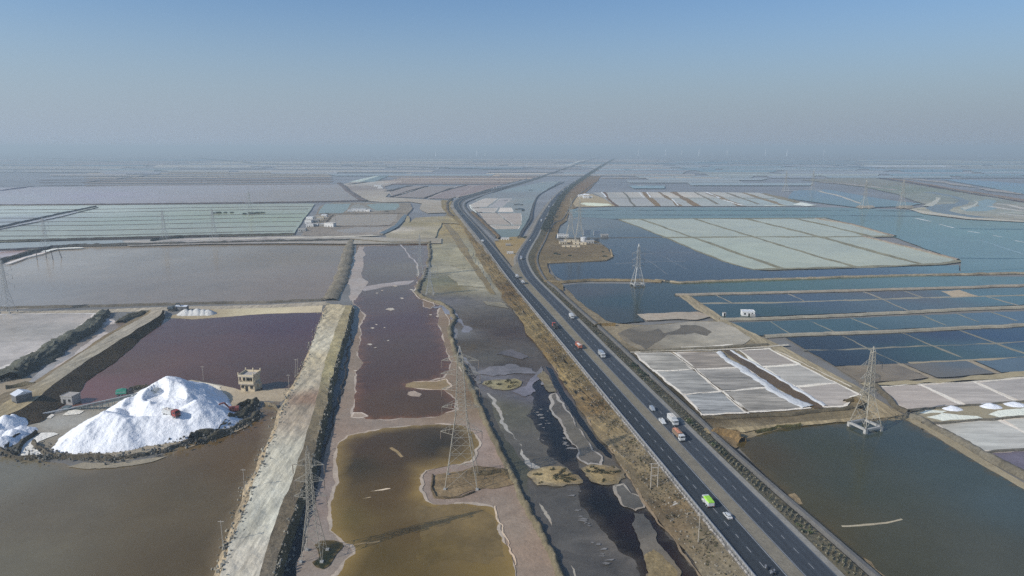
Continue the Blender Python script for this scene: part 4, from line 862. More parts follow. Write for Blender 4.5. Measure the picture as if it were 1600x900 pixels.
# ---------------------------------------------------------------- far plain: rows of ponds fading into the haze
def far_rows():
    pal = [(138,151,166),(142,152,166),(147,155,168),(130,145,160),(136,146,160),(152,159,168),(143,151,163),(133,149,165),(147,154,164)]
    y = 249.0
    rows = []
    while y < 298: rows.append(y); y += 0.9 + (y-246)*0.085
    for y0, y1 in zip(rows, rows[1:]):
        x = -250 + random.uniform(0, 80)
        while x < 1850:
            w_ = random.uniform(60, 330)
            xm = x + w_/2
            road_x = 800 + (300-y0)*2.4
            ok = True
            if y0 > 262 and xm < 880: ok = random.random() < .35 and y0 < 272
            if y0 > 272 and xm < 1000 and xm > 560: ok = False
            if y0 > 278 and xm > 1180: ok = False
            if y0 > 268 and xm > 1280: ok = y0 < 276
            if ok and x < 940 and x+w_ > 880 and y0 < 272: pass
            if ok:
                c = random.choice(pal)
                if xm > 1000: c = (c[0]-4, c[1], c[2]+1)
                m = random.choice(['brine', 'brine', 'shallow', 'pan'])
                flat_poly('brine_pond', [(x+random.uniform(0,9),y0+.12),(xm,y0+.1),(x+w_-random.uniform(2,14),y0+.12),(x+w_-random.uniform(2,18),y1-.15),(xm,y1-.1),(x+random.uniform(0,16),y1-.15)], c, mat=m, amp=.2)
                if random.random() < .16: line('salt_strand', [(x,y1),(xm,y1-.1),(x+w_,y1)], max(.5,.02*(y0-235)), (186,192,198), mat='salt', broken=.5)
            x += w_
far_rows()
for x0, x1, y, w_, c in ((980,1090,254,1.4,(192,194,198)),(985,1060,264.5,1.4,(186,190,196)),(920,975,265,1.6,(182,188,194)),(940,1130,278,3,(158,154,152)),(1025,1080,277,1.4,(182,176,172)),(1130,1380,257,1,(176,180,186)),(1360,1480,259.5,4,(196,198,200)),
                         (1180,1290,263,1,(182,188,194)),(1220,1260,265,.8,(184,190,194)),(1030,1040,242.6,1,(194,198,202)),(1046,1058,242.6,.9,(186,190,196)),(1436,1475,243,.9,(180,186,194)),(1510,1575,242.6,.9,(178,186,194)),(620,720,253,2.2,(160,170,180)),(760,800,250.5,1,(166,176,184)),
                         (0,110,268,1,(164,172,184)),(60,150,263,.8,(166,174,186)),(180,330,266,1,(160,168,178)),(330,420,266.5,.9,(178,182,188)),(560,640,268.5,.8,(168,174,182)),(190,260,262,1,(158,168,178)),(880,925,272,.9,(168,176,184)),(845,865,284.8,2.6,(190,194,198)),
                         (1320,1600,256,1,(170,176,184)),(1520,1600,268.5,1,(184,188,192)),(1300,1380,268,1.2,(176,182,188)),(870,925,257,1.2,(170,178,184)),(1200,1360,252,.8,(164,172,180)),(950,1060,284,1,(128,144,156)),(998,1004,290,1.4,(176,182,186)),(996,1010,296.5,1.4,(158,150,152))):
    line('salt_strand', [(x0,y+.1),((x0*2+x1)/3,y),((x0+2*x1)/3,y-.1),(x1,y)], w_, c, mat='salt', broken=.3)
for px, w_, c in (([(0,246.5),(60,246),(120,249),(200,254)], 1.5, (124,138,152)), ([(300,246),(400,255),(600,259),(760,264),(820,266)], 1.6, (116,130,142)), ([(420,257),(520,259),(700,262.5),(830,263.5)], 1.2, (112,126,138)), ([(130,284),(200,277),(250,271)], 1.2, (126,136,152)), ([(1200,258),(1290,262),(1360,262)], 2, (122,138,156)), ([(1300,258),(1360,262)], 2.4, (112,134,152)), ([(1380,262.5),(1450,263.5)], 1.6, (108,116,128))):
    line('scrub_line', px, w_, c, mat='earth', broken=.2)
line('salt_strand', [(870,260),(890,257),(905,252),(915,250)], 1.6, (160,168,176), mat='dust')
# ---------------------------------------------------------------- pylons
STEEL = plain('pylon_steel', (.42, .385, .31), .55, .3, .1); STEEL2 = plain('pylon_steel_grey', (.40, .41, .40), .55, .3, .1)
CONC = plain('concrete', (.36, .35, .32), .9, var=.2); INS = plain('insulator', (.24, .19, .15), .4)
def pylon(px, py, h, base, arms, label, grp='transmission pylons across the salt pans', rz=0.0, mat=STEEL, platform=False, waist=.38, r=.11, z=0.2):
    p = P(px, py, z); root = empty('pylon', p, rz, label, 'pylon', grp)
    hb = base/2; wk = waist*h; hw = base*.17; zb = 2.2 if platform else 0.0
    def half(zz):
        if zz < wk: return hb + (hw-hb)*zz/wk
        return hw + (hw*.45-hw)*(zz-wk)/(h*.93-wk) if zz < h*.93 else max(.05, hw*.45*(h-zz)/(h*.07))
    lv = [0]
    while lv[-1] < h*.93: lv.append(min(h*.93, lv[-1] + max(1.3, half(lv[-1])*1.55)))
    cn = ((-1,-1),(1,-1),(1,1),(-1,1))
    def pt(k, zz): a = half(zz); return Vector((cn[k][0]*a, cn[k][1]*a, zz + zb))
    for k in range(4):
        V = []; Fs = []
        for a, b in zip([0, wk], [wk, h*.93]): bar(V, Fs, pt(k, a), pt(k, b), r*1.35)
        bar(V, Fs, pt(k, h*.93), (0, 0, h+zb), r)
        mesh('leg', V, Fs, mat, parent=root)
        V = []; Fs = []
        box(V, Fs, (pt(k,0).x, pt(k,0).y, -.6), (1.1 if platform else .9,)*2 + ((zb+.5) if platform else 1.0,), 0, .9)
        mesh('footing', V, Fs, CONC, parent=root)
    V = []; Fs = []
    for a, b in zip(lv, lv[1:]):
        for k in range(4):
            k2 = (k+1) % 4
            bar(V, Fs, pt(k, a), pt(k2, b), r*.62); bar(V, Fs, pt(k2, a), pt(k, b), r*.62); bar(V, Fs, pt(k, b), pt(k2, b), r*.62)
            if b-a > 4:
                m0, m1 = (pt(k, a)+pt(k, b))/2, (pt(k2, a)+pt(k2, b))/2; bar(V, Fs, m0, (pt(k,a)+pt(k2,b)+pt(k2,a)+pt(k,b))/4, r*.5)
    o = mesh('bracing', V, Fs, mat, parent=root); o['kind'] = 'stuff'
    if platform:
        V = []; Fs = []
        for k in range(4):
            a, b = pt(k, 0), pt((k+1) % 4, 0); m = (a+b)/2; d = b-a
            box(V, Fs, (m.x, m.y, zb-.75), (d.length+1.0, .8, .72), math.atan2(d.y, d.x))
        mesh('plinth_beam', V, Fs, CONC, parent=root)
    for f, L_ in arms:
        zz = f*h
        for s in ((-1, 1) if L_ > 0 else (-1,)):
            V = []; Fs = []; a = half(zz); tip = Vector((s*abs(L_), 0, zz+zb+.1))
            for y in (-1, 1):
                bar(V, Fs, (s*a, y*a, zz+zb), tip, r*.8); bar(V, Fs, (s*half(zz+1.8), y*half(zz+1.8), zz+zb+1.9), tip, r*.7)
                for q in (.33, .66):
                    A_ = Vector((s*a, y*a, zz+zb)).lerp(tip, q); B_ = Vector((s*a, y*a, zz+zb+1.9)).lerp(tip, q*.8); bar(V, Fs, A_, B_, r*.5)
            ar = mesh('crossarm', V, Fs, mat, parent=root)
            V = []; Fs = []; tube(V, Fs, tip, tip - Vector((0, 0, 2.4)), .1, .1, 6); mesh('insulator', V, Fs, INS, parent=ar)
    return root
A3 = [(.46, 4.6), (.62, 4.6), (.78, 4.8)]
pylon(722, 753, 43, 9.6, [(.38, 6.2), (.56, 5.6), (.69, 5.6), (.80, 5.8), (.895, 5.4)], 'very tall pale lattice pylon standing on the brown mud pad by the lower reservoir', waist=.5, r=.058)
pylon(491, 869, 29.5, 5.2, [(.55, 4.0), (.69, 3.6), (.83, 3.8)], 'slender pylon with its feet in the small teal pool beside the dark ditch', waist=.45, r=.045)
pylon(1351, 671, 29, 7.2, [(.42, 4.4), (.60, 4.6), (.77, 5.0)], 'pale pylon on a concrete plinth at the edge of the big dark pond', platform=True, waist=.4, rz=math.radians(20), r=.07)
pylon(996, 447, 29, 7.4, [(.44, 4.4), (.60, 4.6), (.76, 4.8)], 'grey pylon on a concrete plinth in the blue pond beyond the highway', mat=STEEL2, platform=True, waist=.42, rz=math.radians(12), r=.1)
for px, py, h, b, lab in ((891, 378, 46, 11, 'left one of the two tall pylons by the roadside settlement'), (905, 375, 46, 9, 'right one of the two tall pylons by the roadside settlement'),
                          (1350, 325, 46, 11, 'pylon on a tan islet before the creek bends, left of its twin'), (1408, 324, 46, 11, 'pylon beside the creek bends, right of its twin'),
                          (1269, 299, 48, 11, 'faint distant pylon above the pan cluster, nearer the creek'), (1227, 299, 46, 11, 'faintest distant pylon, standing over the far end of the pan cluster'),
                          (657, 428, 32, 5, 'thin pylon at the kink of the narrow bund between the reservoirs'), (672, 458, 22, 5, 'low thin pylon just below the kink of the narrow bund'),
                          (72, 386, 31, 8, 'grey pylon at the left end of the pale green strips by the mud bank'), (258, 378, 34, 8, 'thin grey pylon standing in front of the middle of the green strips'),
                          (335, 374, 34, 8, 'hazy pylon just left of the dark mangrove clump in the green strips'), (13, 487, 34, 6, 'thin pylon at the left edge of the lavender pond'), (391, 336, 36, 8, 'hazy pylon behind the second mangrove clump')):
    pylon(px, py, h, b, [(.5, 6), (.66, 5.6), (.82, 5.6)], lab, mat=STEEL2 if px < 700 else STEEL, r=.06 if px < 700 else .085, waist=.4, z=curz()*.6)

# ---------------------------------------------------------------- wind turbines
WT = plain('turbine_white', (.78, .78, .78), .5)
def turbine(px, py, h, label, ang):
    p = P(px, py, curz()*.5); root = empty('wind_turbine', p, 0, label, 'wind turbine', 'wind turbines on the horizon')
    k = h/100.0
    V = []; Fs = []; tube(V, Fs, (0, 0, 0), (0, 0, 66*k), 5.4*k, 3.6*k, 10); mesh('tower', V, Fs, WT, parent=root)
    V = []; Fs = []; box(V, Fs, (0, 1, 65*k), (4*k, 10*k, 4*k), 0, .85); mesh('nacelle', V, Fs, WT, parent=root)
    V = []; Fs = []; tube(V, Fs, (0, -4.2*k, 67*k), (0, -7*k, 67*k), 1.8*k, .8*k, 8); hub = mesh('hub', V, Fs, WT, parent=root)
    for i in range(3):
        a = ang + i*2*PI/3; V = []; Fs = []; d = Vector((math.sin(a), 0, math.cos(a))); c = Vector((0, -5.6*k, 67*k)); s = Vector((d.z, 0, -d.x))
        sec = [(1.5, 1.0), (5, 2.0), (18, 1.4), (34, .5)]
        for q, w_ in sec:
            m = c + d*q*k
            V += [tuple(m - s*w_*k*.5), tuple(m + Vector((0, .35*k, 0))), tuple(m + s*w_*k*.5), tuple(m - Vector((0, .35*k, 0)))]
        for j in range(3):
            for e in range(4): Fs.append((j*4+e, j*4+(e+1) % 4, j*4+4+(e+1) % 4, j*4+4+e))
        Fs.append((12, 13, 14, 15)); mesh('blade', V, Fs, WT, parent=root)
names = ['faint wind turbine farthest left on the hazy horizon', 'taller wind turbine of the pair left of the highway', 'shorter wind turbine of the pair left of the highway', 'bright wind turbine nearest right of the highway end',
         'second wind turbine right of the highway, above a white salt bank', 'faint wind turbine third from the highway', 'wind turbine above the second white salt bank', 'wind turbine in the middle of the right hand row', 'wind turbine left of the brightest right hand one', 'bright wind turbine second from the right end', 'faint wind turbine at the right end of the row']
for (px, py, h, a), nm in zip(((681,244.5,92,.3),(745,244.2,100,.9),(758,243.5,78,.2),(997.5,243.3,104,.1),(1040,243,98,1.0),(1065,242,80,.5),(1092,243,96,.7),(1136,243,96,.2),(1195.5,243.3,98,1.2),(1229.5,244.3,103,.5),(1287,243,88,.1)), names): turbine(px, py, h, nm, a)

# ---------------------------------------------------------------- vehicles
BLK = plain('tyre', (.02, .02, .02), .8); GLS = plain('window_glass', (.03, .04, .05), .1); WHT = plain('white_paint', (.58, .58, .56), .35, coat=.3)
GRY = plain('grey_paint', (.30, .31, .31), .4); DRK = plain('dark_paint', (.05, .06, .07), .3, coat=.4); CHS = plain('chassis', (.05, .05, .05), .7)
RED = plain('red_paint', (.50, .08, .05), .45); ORG = plain('orange_paint', (.42, .13, .07), .5); GRN = plain('lime_tarp', (.32, .62, .06), .6); LMP = plain('lamp_glass', (.7, .68, .6), .2)
BRN = plain('brown_panel', (.22, .15, .10), .7); BLU = plain('blue_paint', (.08, .14, .28), .4); SIL = plain('silver_paint', (.45, .48, .50), .3, .4)
TRP = plain('terracotta_load', (.50, .22, .13), .9, var=.3); GTR = plain('green_tarp', (.04, .26, .17), .7); SKN = plain('skin', (.28, .16, .10), .6); CLO = plain('pale_cloth', (.22, .23, .26), .9); SACK = plain('white_sack', (.6, .55, .48), .9, var=.3)
def bevel(o, wd=.08, n=2):
    bm = bmesh.new(); bm.from_mesh(o.data); bmesh.ops.bevel(bm, geom=bm.edges[:], offset=wd, segments=n, affect='EDGES', profile=.6); bm.to_mesh(o.data); bm.free(); return o
def bx(name, parent, c, s, m, taper=1.0, bev=.06):
    V = []; Fs = []; box(V, Fs, c, s, 0, taper); o = mesh(name, V, Fs, m, parent=parent)
    return bevel(o, bev) if bev else o
def hull(name, parent, prof, w_, m, taper_top=.86, zt=None, bev=.05):
    """side profile (y, z) pulled to width w_, narrower above height zt"""
    V = []; n = len(prof)
    for s in (-1, 1):
        for y, z in prof: V.append((s*w_/2*(taper_top if zt and z > zt else 1), y, z))
    Fs = [tuple(range(n))[::-1], tuple(range(n, 2*n))] + [(i, (i+1) % n, n+(i+1) % n, n+i) for i in range(n)]
    bm = bmesh.new(); me = bpy.data.meshes.new(name); me.from_pydata(V, [], [f[::-1] for f in Fs]); bm.from_mesh(me)
    bmesh.ops.recalc_face_normals(bm, faces=bm.faces); bmesh.ops.bevel(bm, geom=bm.edges[:], offset=bev, segments=2, affect='EDGES'); bm.to_mesh(me); bm.free()
    me.materials.append(m); o = bpy.data.objects.new(name, me); C.objects.link(o); o.parent = parent; return o
def wheel(parent, x, y, r, w_):
    V = []; Fs = []; tube(V, Fs, (x-w_/2, y, r), (x+w_/2, y, r), r, r, 14); o = mesh('wheel', V, Fs, BLK, parent=parent)
    V = []; Fs = []; s = 1 if x > 0 else -1; tube(V, Fs, (x+s*w_/2, y, r), (x+s*(w_/2+.03), y, r), r*.55, r*.5, 10); mesh('rim', V, Fs, SIL, parent=o)
def heading(pts, p, fwd):
    i = min(range(1, len(pts)-1), key=lambda k: (pts[k].x-p.x)**2 + (pts[k].y-p.y)**2); d = pts[i+1]-pts[i-1]   # runs towards the camera
    if not fwd: d = -d
    return math.atan2(d.y, d.x) - PI/2      # local +Y is the front
def truck(px, py, road, to_cam, label, cab=WHT, body=GRY, load=None, L_=8.2, bh=2.3, open_=True, name='truck', cat='truck', grp='trucks on the highway', z=HWZ, rot=None, box_h=None, sc=.76):
    p = P(px, py, z); r = heading(road, p, to_cam) if rot is None else rot
    root = empty(name, p, r, label, cat, grp); root.scale = (sc,)*3
    hy = L_/2
    bx('chassis', root, (0, -.2, .75), (1.1, L_-.6, .3), CHS)
    hull('cab', root, [(hy-2.1, .6), (hy, .6), (hy, 1.7), (hy-.25, 2.9), (hy-2.1, 2.95)], 2.45, cab, .94, 2.5)
    bx('windscreen', root, (0, hy-.1, 1.75), (2.1, .12, .85), GLS, .95, .02)
    for s in (-1, 1):
        bx('side_window', root, (s*1.2, hy-.9, 1.75), (.1, 1.0, .7), GLS, 1, .02); bx('headlight', root, (s*.9, hy+.02, .85), (.35, .1, .25), LMP, 1, .02)
        bx('mirror', root, (s*1.42, hy-.2, 1.7), (.12, .12, .5), CHS, 1, .02)
    bx('bumper', root, (0, hy+.08, .45), (2.4, .25, .35), CHS)
    bl_ = L_-2.5; by = -hy + bl_/2
    b = bx('cargo_bed', root, (0, by, 1.05), (2.45, bl_, .25), body)
    H_ = box_h or bh*.62
    if open_:
        for s in (-1, 1): bx('side_board', root, (s*1.2, by, 1.28), (.1, bl_, H_), body, 1, .03)
        bx('head_board', root, (0, by+bl_/2-.05, 1.28), (2.3, .1, H_+.25), body, 1, .03); bx('tailgate', root, (0, by-bl_/2+.05, 1.28), (2.3, .1, H_), body, 1, .03)
        if load is not None:
            V = []; Fs = []; nx, ny = 7, 14
            for j in range(ny+1):
                for i in range(nx+1):
                    x = -1.1 + 2.2*i/nx; y = by - bl_/2 + .15 + (bl_-.3)*j/ny
                    V.append((x, y, 1.25 + H_*.85 + .35*math.cos(x*1.3) + .16*random.uniform(-1, 1)))
            for j in range(ny):
                for i in range(nx): a = j*(nx+1)+i; Fs.append((a, a+1, a+nx+2, a+nx+1))
            mesh('load', V, Fs, load, parent=root, smooth=False)
    else:
        bx('cargo_box', root, (0, by, 1.28), (2.5, bl_, H_), body, .98, .12)
    for y in (hy-1.1, -hy+1.0, -hy+2.3):
        for s in (-1, 1): wheel(root, s*1.05, y, .5, .36)
    for s in (-1, 1): bx('tail_lamp', root, (s*.95, -hy-.02, .85), (.3, .08, .18), RED, 1, .02)
    return root
def car(px, py, road, to_cam, label, m=WHT, kind='sedan', cat='car', name='car', grp='cars on the highway', z=HWZ, sc=.74):
    p = P(px, py, z); root = empty(name, p, heading(road, p, to_cam), label, cat, grp); root.scale = (sc,)*3
    if kind == 'sedan':
        hull('body', root, [(-2.2, .35), (2.2, .35), (2.25, .7), (1.2, .95), (-1.5, 1.0), (-2.2, .92)], 1.75, m); hull('cabin', root, [(-1.75, .93), (1.1, .93), (.4, 1.45), (-1.1, 1.5)], 1.6, m, .8, 1.2)
        gl = [(0, .8, 1.02, 1.35, .1, .36, .55), (0, -1.45, 1.02, 1.3, .1, .36, -.4)]; fy = 2.2; wy = 1.35
    elif kind == 'pickup':
        hull('body', root, [(-2.5, .45), (2.5, .45), (2.55, .85), (1.4, 1.1), (-2.5, 1.1)], 1.8, m); hull('cabin', root, [(-.5, 1.05), (1.3, 1.05), (.75, 1.75), (-.45, 1.78)], 1.7, m, .84, 1.4)
        bx('cargo_bed', root, (0, -1.5, 1.0), (1.5, 1.8, .12), GRY, 1, .02)
        for s in (-1, 1): bx('side_board', root, (s*.82, -1.5, 1.05), (.1, 1.95, .5), m, 1, .02)
        bx('tailgate', root, (0, -2.45, 1.05), (1.6, .1, .5), m, 1, .02); fy = 2.5; wy = 1.55
    else:
        hull('body', root, [(-2.2, .4), (2.2, .4), (2.25, .95), (1.9, 1.2), (1.0, 1.95), (-2.1, 2.0), (-2.2, 1.1)], 1.8, m, .9, 1.3); fy = 2.2; wy = 1.35
    ws = {'sedan': ((.72, .95), (1.02, .42)), 'pickup': ((1.02, 1.12), (1.1, .6)), 'van': ((1.42, 1.1), (1.25, .62))}[kind]
    hull('windscreen', root, [(ws[0][1]+.12, ws[1][0]), (ws[0][1]+.16, ws[1][0]), (ws[0][1]-ws[1][1]*1.1, ws[1][0]+ws[1][1]), (ws[0][1]-ws[1][1]*1.1-.04, ws[1][0]+ws[1][1])], 1.42, GLS, .9, ws[1][0]+.2, .01)
    for s in (-1, 1):
        bx('side_window', root, (s*.80, -.35 if kind != 'pickup' else .35, 1.05 if kind != 'van' else 1.25), (.1, 2.0 if kind != 'pickup' else 1.1, .36), GLS, .9, .02)
        bx('headlight', root, (s*.62, fy+.02, .62), (.35, .08, .16), LMP, 1, .02); bx('tail_lamp', root, (s*.68, -fy-.01, .68), (.22, .06, .16), RED, 1, .02)
        for y in (wy, -wy): wheel(root, s*.82, y, .33, .22)
    bx('rear_window', root, (0, -1.52 if kind == 'sedan' else (-.5 if kind == 'pickup' else -2.16), 1.08 if kind != 'van' else 1.3), (1.25, .1, .34), GLS, .9, .02)
    return root
# left carriageway (driving away)
c = car(1137, 808, LC, False, 'small white car following the lime green van', WHT)
v = truck(1106, 789, LC, False, 'white van with a lime green tarpaulin roof on the left carriageway', WHT, WHT, None, L_=5.8, bh=2.2, open_=False, cat='van', name='covered_van', grp='', sc=.74)
hull('tarpaulin', v, [(-2.95, 2.3), (1.9, 2.5), (1.5, 3.1), (-2.85, 2.9)], 2.62, GRN, .8, 2.6, .08); bx('tarpaulin_patch', v, (0, -1.2, 2.86), (.7, 2.0, .05), plain('dark_green', (.12, .34, .05), .7), 1, .01)
truck(904, 543, LC, False, 'orange red truck with a heaped pale load driving away', ORG, ORG, SACK, L_=9)
truck(867, 512, LC, False, 'truck with red cab, dark bed and a white sack at its rear', RED, CHS, None, L_=9)
truck(817, 443, LC, False, 'grey truck with white load, nearer of two close together', GRY, SIL, SACK, L_=8.5); truck(808, 434, LC, False, 'white truck farther of two close together on the left carriageway', WHT, SIL, SACK, L_=8)
truck(754, 378, LC, False, 'pale tanker truck alone on the far left carriageway', GRY, WHT, None, L_=9, open_=False)
# right carriageway (coming)
truck(1060, 684, RC, True, 'truck with white cab and heaped terracotta load coming towards us', WHT, BRN, TRP, L_=9.2, bh=2.6)
truck(1051, 661, RC, True, 'white tipper truck with tall white box on the hard shoulder', WHT, WHT, SACK, L_=8.4, bh=3.4)
car(1035, 661, RC, True, 'white pickup overtaking the white tipper truck', WHT, 'pickup', 'pickup', 'pickup', sc=.78); car(1019, 641, RC, True, 'silver grey hatchback behind the white pickup', SIL, 'van', sc=.72)
truck(940, 557, RC, True, 'pale grey box truck coming down the middle of the right carriageway', WHT, SIL, None, L_=8.5, bh=3.2, open_=False); truck(893, 497, RC, True, 'white box truck on the outer lane beside the blue pond', WHT, WHT, None, L_=7.5, bh=3.2, open_=False)
truck(814, 405, RC, True, 'white and blue lorry just entering the bend', WHT, BLU, SACK, L_=9, bh=3.2); car(828.5, 376, RC, True, 'small white car on the straight beyond the bend', WHT); truck(846, 346, RC, True, 'white truck far up the right carriageway', WHT, WHT, None, L_=9, bh=3.2, open_=False)
truck(858, 324, RC, True, 'white truck beside the salt heap settlement', WHT, SIL, None, open_=False, bh=3); truck(860.5, 314, RC, True, 'pale lorry just past the salt heap settlement', WHT, WHT, None, open_=False, bh=3)
truck(869, 306, RC, True, 'dark blue lorry beyond the salt heap settlement', BLU, BLU, None, open_=False, bh=3); truck(880, 298, RC, True, 'white lorry where the far road starts its long curve', WHT, WHT, None, open_=False, bh=3); truck(888, 292, RC, True, 'white lorry in the middle of the far curve', WHT, WHT, None, open_=False, bh=3); truck(899, 284, RC, True, 'faint white lorry at the end of the far curve', WHT, WHT, None, open_=False, bh=3)
for px, py, lab in ((795,287.3,'dark truck just before the dark lorry queue'),(802,285.4,'dark truck second beyond the far queue'),(811,283,'dark truck third beyond the far queue'),(822,280.5,'dark truck farthest beyond the far queue')): truck(px, py, LC, False, lab, GRY, DRK, None, open_=False, bh=3, sc=1.0)
for px, py, lab in ((908,279.5,'pale lorry past the end of the far curve'),(917,273.5,'pale lorry on the last straight of the right road'),(926,267.5,'faintest lorry on the last straight of the right road')): truck(px, py, RC, True, lab, WHT, SIL, None, open_=False, bh=3, sc=1.0)
for px, py, lab in ((776,293.5,'white lorry in the queue far up the left road, right most'),(772,295,'white lorry in the queue far up the left road, left most'),(784,291,'dark lorry ahead of the queue on the far left road'),(722,337,'dark lorry below the sharp bend of the left road'),(735,315,'faint lorry leaving the sharp bend of the left road'),(715,330,'small grey car rounding the sharp bend')):
    truck(px, py, LC, False, lab, WHT if 'white' in lab else GRY, WHT if 'white' in lab else DRK, None, open_=False, bh=3)
def motorbike(px, py, label, riders, m=DRK, who='front motorcycle'):
    p = P(px, py, HWZ); root = empty('motorcycle', p, heading(LC, p, False), label, 'motorcycle', ''); root.scale = (.82,)*3
    for y in (.62, -.62):
        V = []; Fs = []; tube(V, Fs, (-.06, y, .3), (.06, y, .3), .3, .3, 14); mesh('wheel', V, Fs, BLK, parent=root)
    hull('fuel_tank', root, [(-.1, .6), (.45, .62), (.4, .86), (0, .82)], .3, m, .8, .75, .04); bx('seat', root, (0, -.4, .68), (.28, .8, .12), CHS); bx('engine', root, (0, .05, .25), (.3, .5, .32), SIL)
    V = []; Fs = []; bar(V, Fs, (0, .62, .3), (0, .4, 1.0), .035); bar(V, Fs, (-.36, .36, 1.02), (.36, .36, 1.02), .025); mesh('handlebar', V, Fs, SIL, parent=root)
    for i in range(riders):
        y = -.15 - .42*i; rp = empty('person', root.location + Matrix.Rotation(root.rotation_euler.z, 3, 'Z') @ Vector((0, y*.82, 0)), root.rotation_euler.z, ['rider' , 'passenger'][i] + (' in pale shirt on the rear motorcycle' if riders == 2 else ' in pale shirt alone on the ' + who), 'person', ''); rp.scale = (.82,)*3
        V = [(0, 0, .78), (0, .05, 1.05), (0, .12, 1.3), (0, .14, 1.42), (0, .18, 1.62), (.13, .02, .78), (.2, .38, .72), (.18, .3, .36), (-.13, .02, .78), (-.2, .38, .72), (-.18, .3, .36), (.2, .12, 1.3), (.3, .28, 1.12), (.3, .5, 1.06), (-.2, .12, 1.3), (-.3, .28, 1.12), (-.3, .5, 1.06), (.18, .42, .34), (-.18, .42, .34)]
        E_ = [(0,1),(1,2),(2,3),(3,4),(0,5),(5,6),(6,7),(7,17),(0,8),(8,9),(9,10),(10,18),(2,11),(11,12),(12,13),(2,14),(14,15),(15,16)]
        R_ = [.15,.16,.17,.07,.11,.1,.08,.06,.1,.08,.06,.07,.055,.045,.07,.055,.045,.05,.05]
        me = bpy.data.meshes.new('body'); me.from_pydata(V, E_, []); o = bpy.data.objects.new('body', me); C.objects.link(o); o.parent = rp; me.materials.append(CLO)
        sk = o.modifiers.new('skin', 'SKIN'); sl = me.skin_vertices[0].data
        for k, q in enumerate(R_): sl[k].radius = (q, q*.8)
        sl[0].use_root = True
        o.modifiers.new('sub', 'SUBSURF').render_levels = 1
        V = []; Fs = []; tube(V, Fs, (0, .18, 1.52), (0, .2, 1.78), .12, .07, 10); mesh('hair', V, Fs, CHS, parent=rp)
motorbike(1196.5, 889, 'motorcycle with one rider ahead near the lane dashes', 1); motorbike(1204.5, 897.5, 'motorcycle carrying two people at the bottom of the picture', 2); motorbike(1209.5, 896, 'dark motorcycle riding alongside the one with two people', 1, who='dark motorcycle nearest the median')
ZI[0] = 45
# ---------------------------------------------------------------- salt works: heaps, machines, buildings
def salt_heap(name, label, cones, cuts, px0, px1, step=.5, amp=.35, seed=1.0, ridges=(), col=(.86, .86, .855)):
    """cones: (px, py, height, slope); cuts: (px, py, radius, height)"""
    cs = [(P(x, y), h, s) for x, y, h, s in cones]; ct = [(P(x, y), r, h) for x, y, r, h in cuts]; rd = [(P(*a_[:2]).xy, P(*b_[:2]).xy, a_[2], b_[2]) for a_, b_ in ridges]
    ex = cs + [(P(*q_[:2]), q_[2], .58) for r_ in ridges for q_ in r_]
    x0 = min(c.x-h/s for c, h, s in ex)-2; x1 = max(c.x+h/s for c, h, s in ex)+2; y0 = min(c.y-h/s for c, h, s in ex)-2; y1 = max(c.y+h/s for c, h, s in ex)+2
    ox, oy = (x0+x1)/2, (y0+y1)/2
    nx, ny = int((x1-x0)/step)+1, int((y1-y0)/step)+1; V = []; Z_ = []
    for j in range(ny):
        for i in range(nx):
            x, y = x0+i*step, y0+j*step; q = Vector((x, y, 0)); z = -1.0
            wv = 1.6*fbm((x, y, seed), .09, 3)
            for c, h, s in cs:
                d = math.hypot(x-c.x, y-c.y)
                zz = h - s*d*(1+.06*wv) if d > 1.5 else h - s*.75*d*d/1.5 - s*.37*(d*d/2.25)*0
                zz = h - s*(math.sqrt(d*d+1.8)-1.2)*(1+.07*wv)
                z = max(z, zz)
            for a_, b_, ha, hb in rd:
                ab = b_-a_; k = max(0, min(1, (q.xy-a_).dot(ab)/ab.length_squared)); d = (q.xy-a_-ab*k).length
                z = max(z, ha+(hb-ha)*k - .60*(math.sqrt(d*d+.6)-.7)*(1+.05*wv))
            for c, r, h in ct:
                d = math.hypot(x-c.x, y-c.y)
                if d < r: z = min(z, h + max(0, (d-r*.75))*2.2)
            if z > -.5:
                a = math.atan2(y-cs[0][0].y, x-cs[0][0].x)
                z += amp*fbm((x, y, seed+4), .22, 4)*min(1, max(0, z)/2) + .22*fbm((a*14, z*.12, seed), 1.0, 3)*min(1, max(0, z)/2) + .12*abs(fbm((x, y, seed+9), .9, 3))
            V.append((x-ox, y-oy, z)); Z_.append(z)
    Fs = [(j*nx+i, j*nx+i+1, (j+1)*nx+i+1, (j+1)*nx+i) for j in range(ny-1) for i in range(nx-1) if max(Z_[j*nx+i], Z_[j*nx+i+1], Z_[(j+1)*nx+i+1], Z_[(j+1)*nx+i]) > .05]
    o = mesh(name, V, Fs, 'salt', [col]*len(V), smooth=True); o.location = (ox, oy, .25)
    return tag(o, label, 'salt heap')
salt_heap('salt_heap', 'huge white salt heap with several peaks in the works yard',
          [(268,637,12.8,.62),(300,645,6.0,.6),(326,654,5.6,.64),(205,647,6.6,.66),(184,660,5.2,.7),(318,622,2.2,.5),(222,640,6.0,.7)],
          [(266,652,7.5,5.6),(246,647,5.0,5.6),(151,666,2.6,4.2),(205,652,2.4,4.0)], 0, 0,
          ridges=[((108,697,2.6),(140,689,5.8)),((140,689,5.8),(168,678,8.4)),((168,678,8.4),(196,682,7.4)),((196,682,7.0),(236,677,6.0)),((236,677,6.0),(282,672,6.2)),((282,672,6.2),(309,661,8.8)),((309,661,8.8),(338,648,3.6)),((268,637,12.6),(276,640,11.4))], amp=.5)
salt_heap('salt_heap', 'shaded rough salt heap at the left edge below the flat roofed hut', [(8,668,4.0,.7),(20,664,3.4,.7),(-20,678,4.4,.7),(2,684,2.2,.6)], [], 0, 0, seed=5, amp=.9)
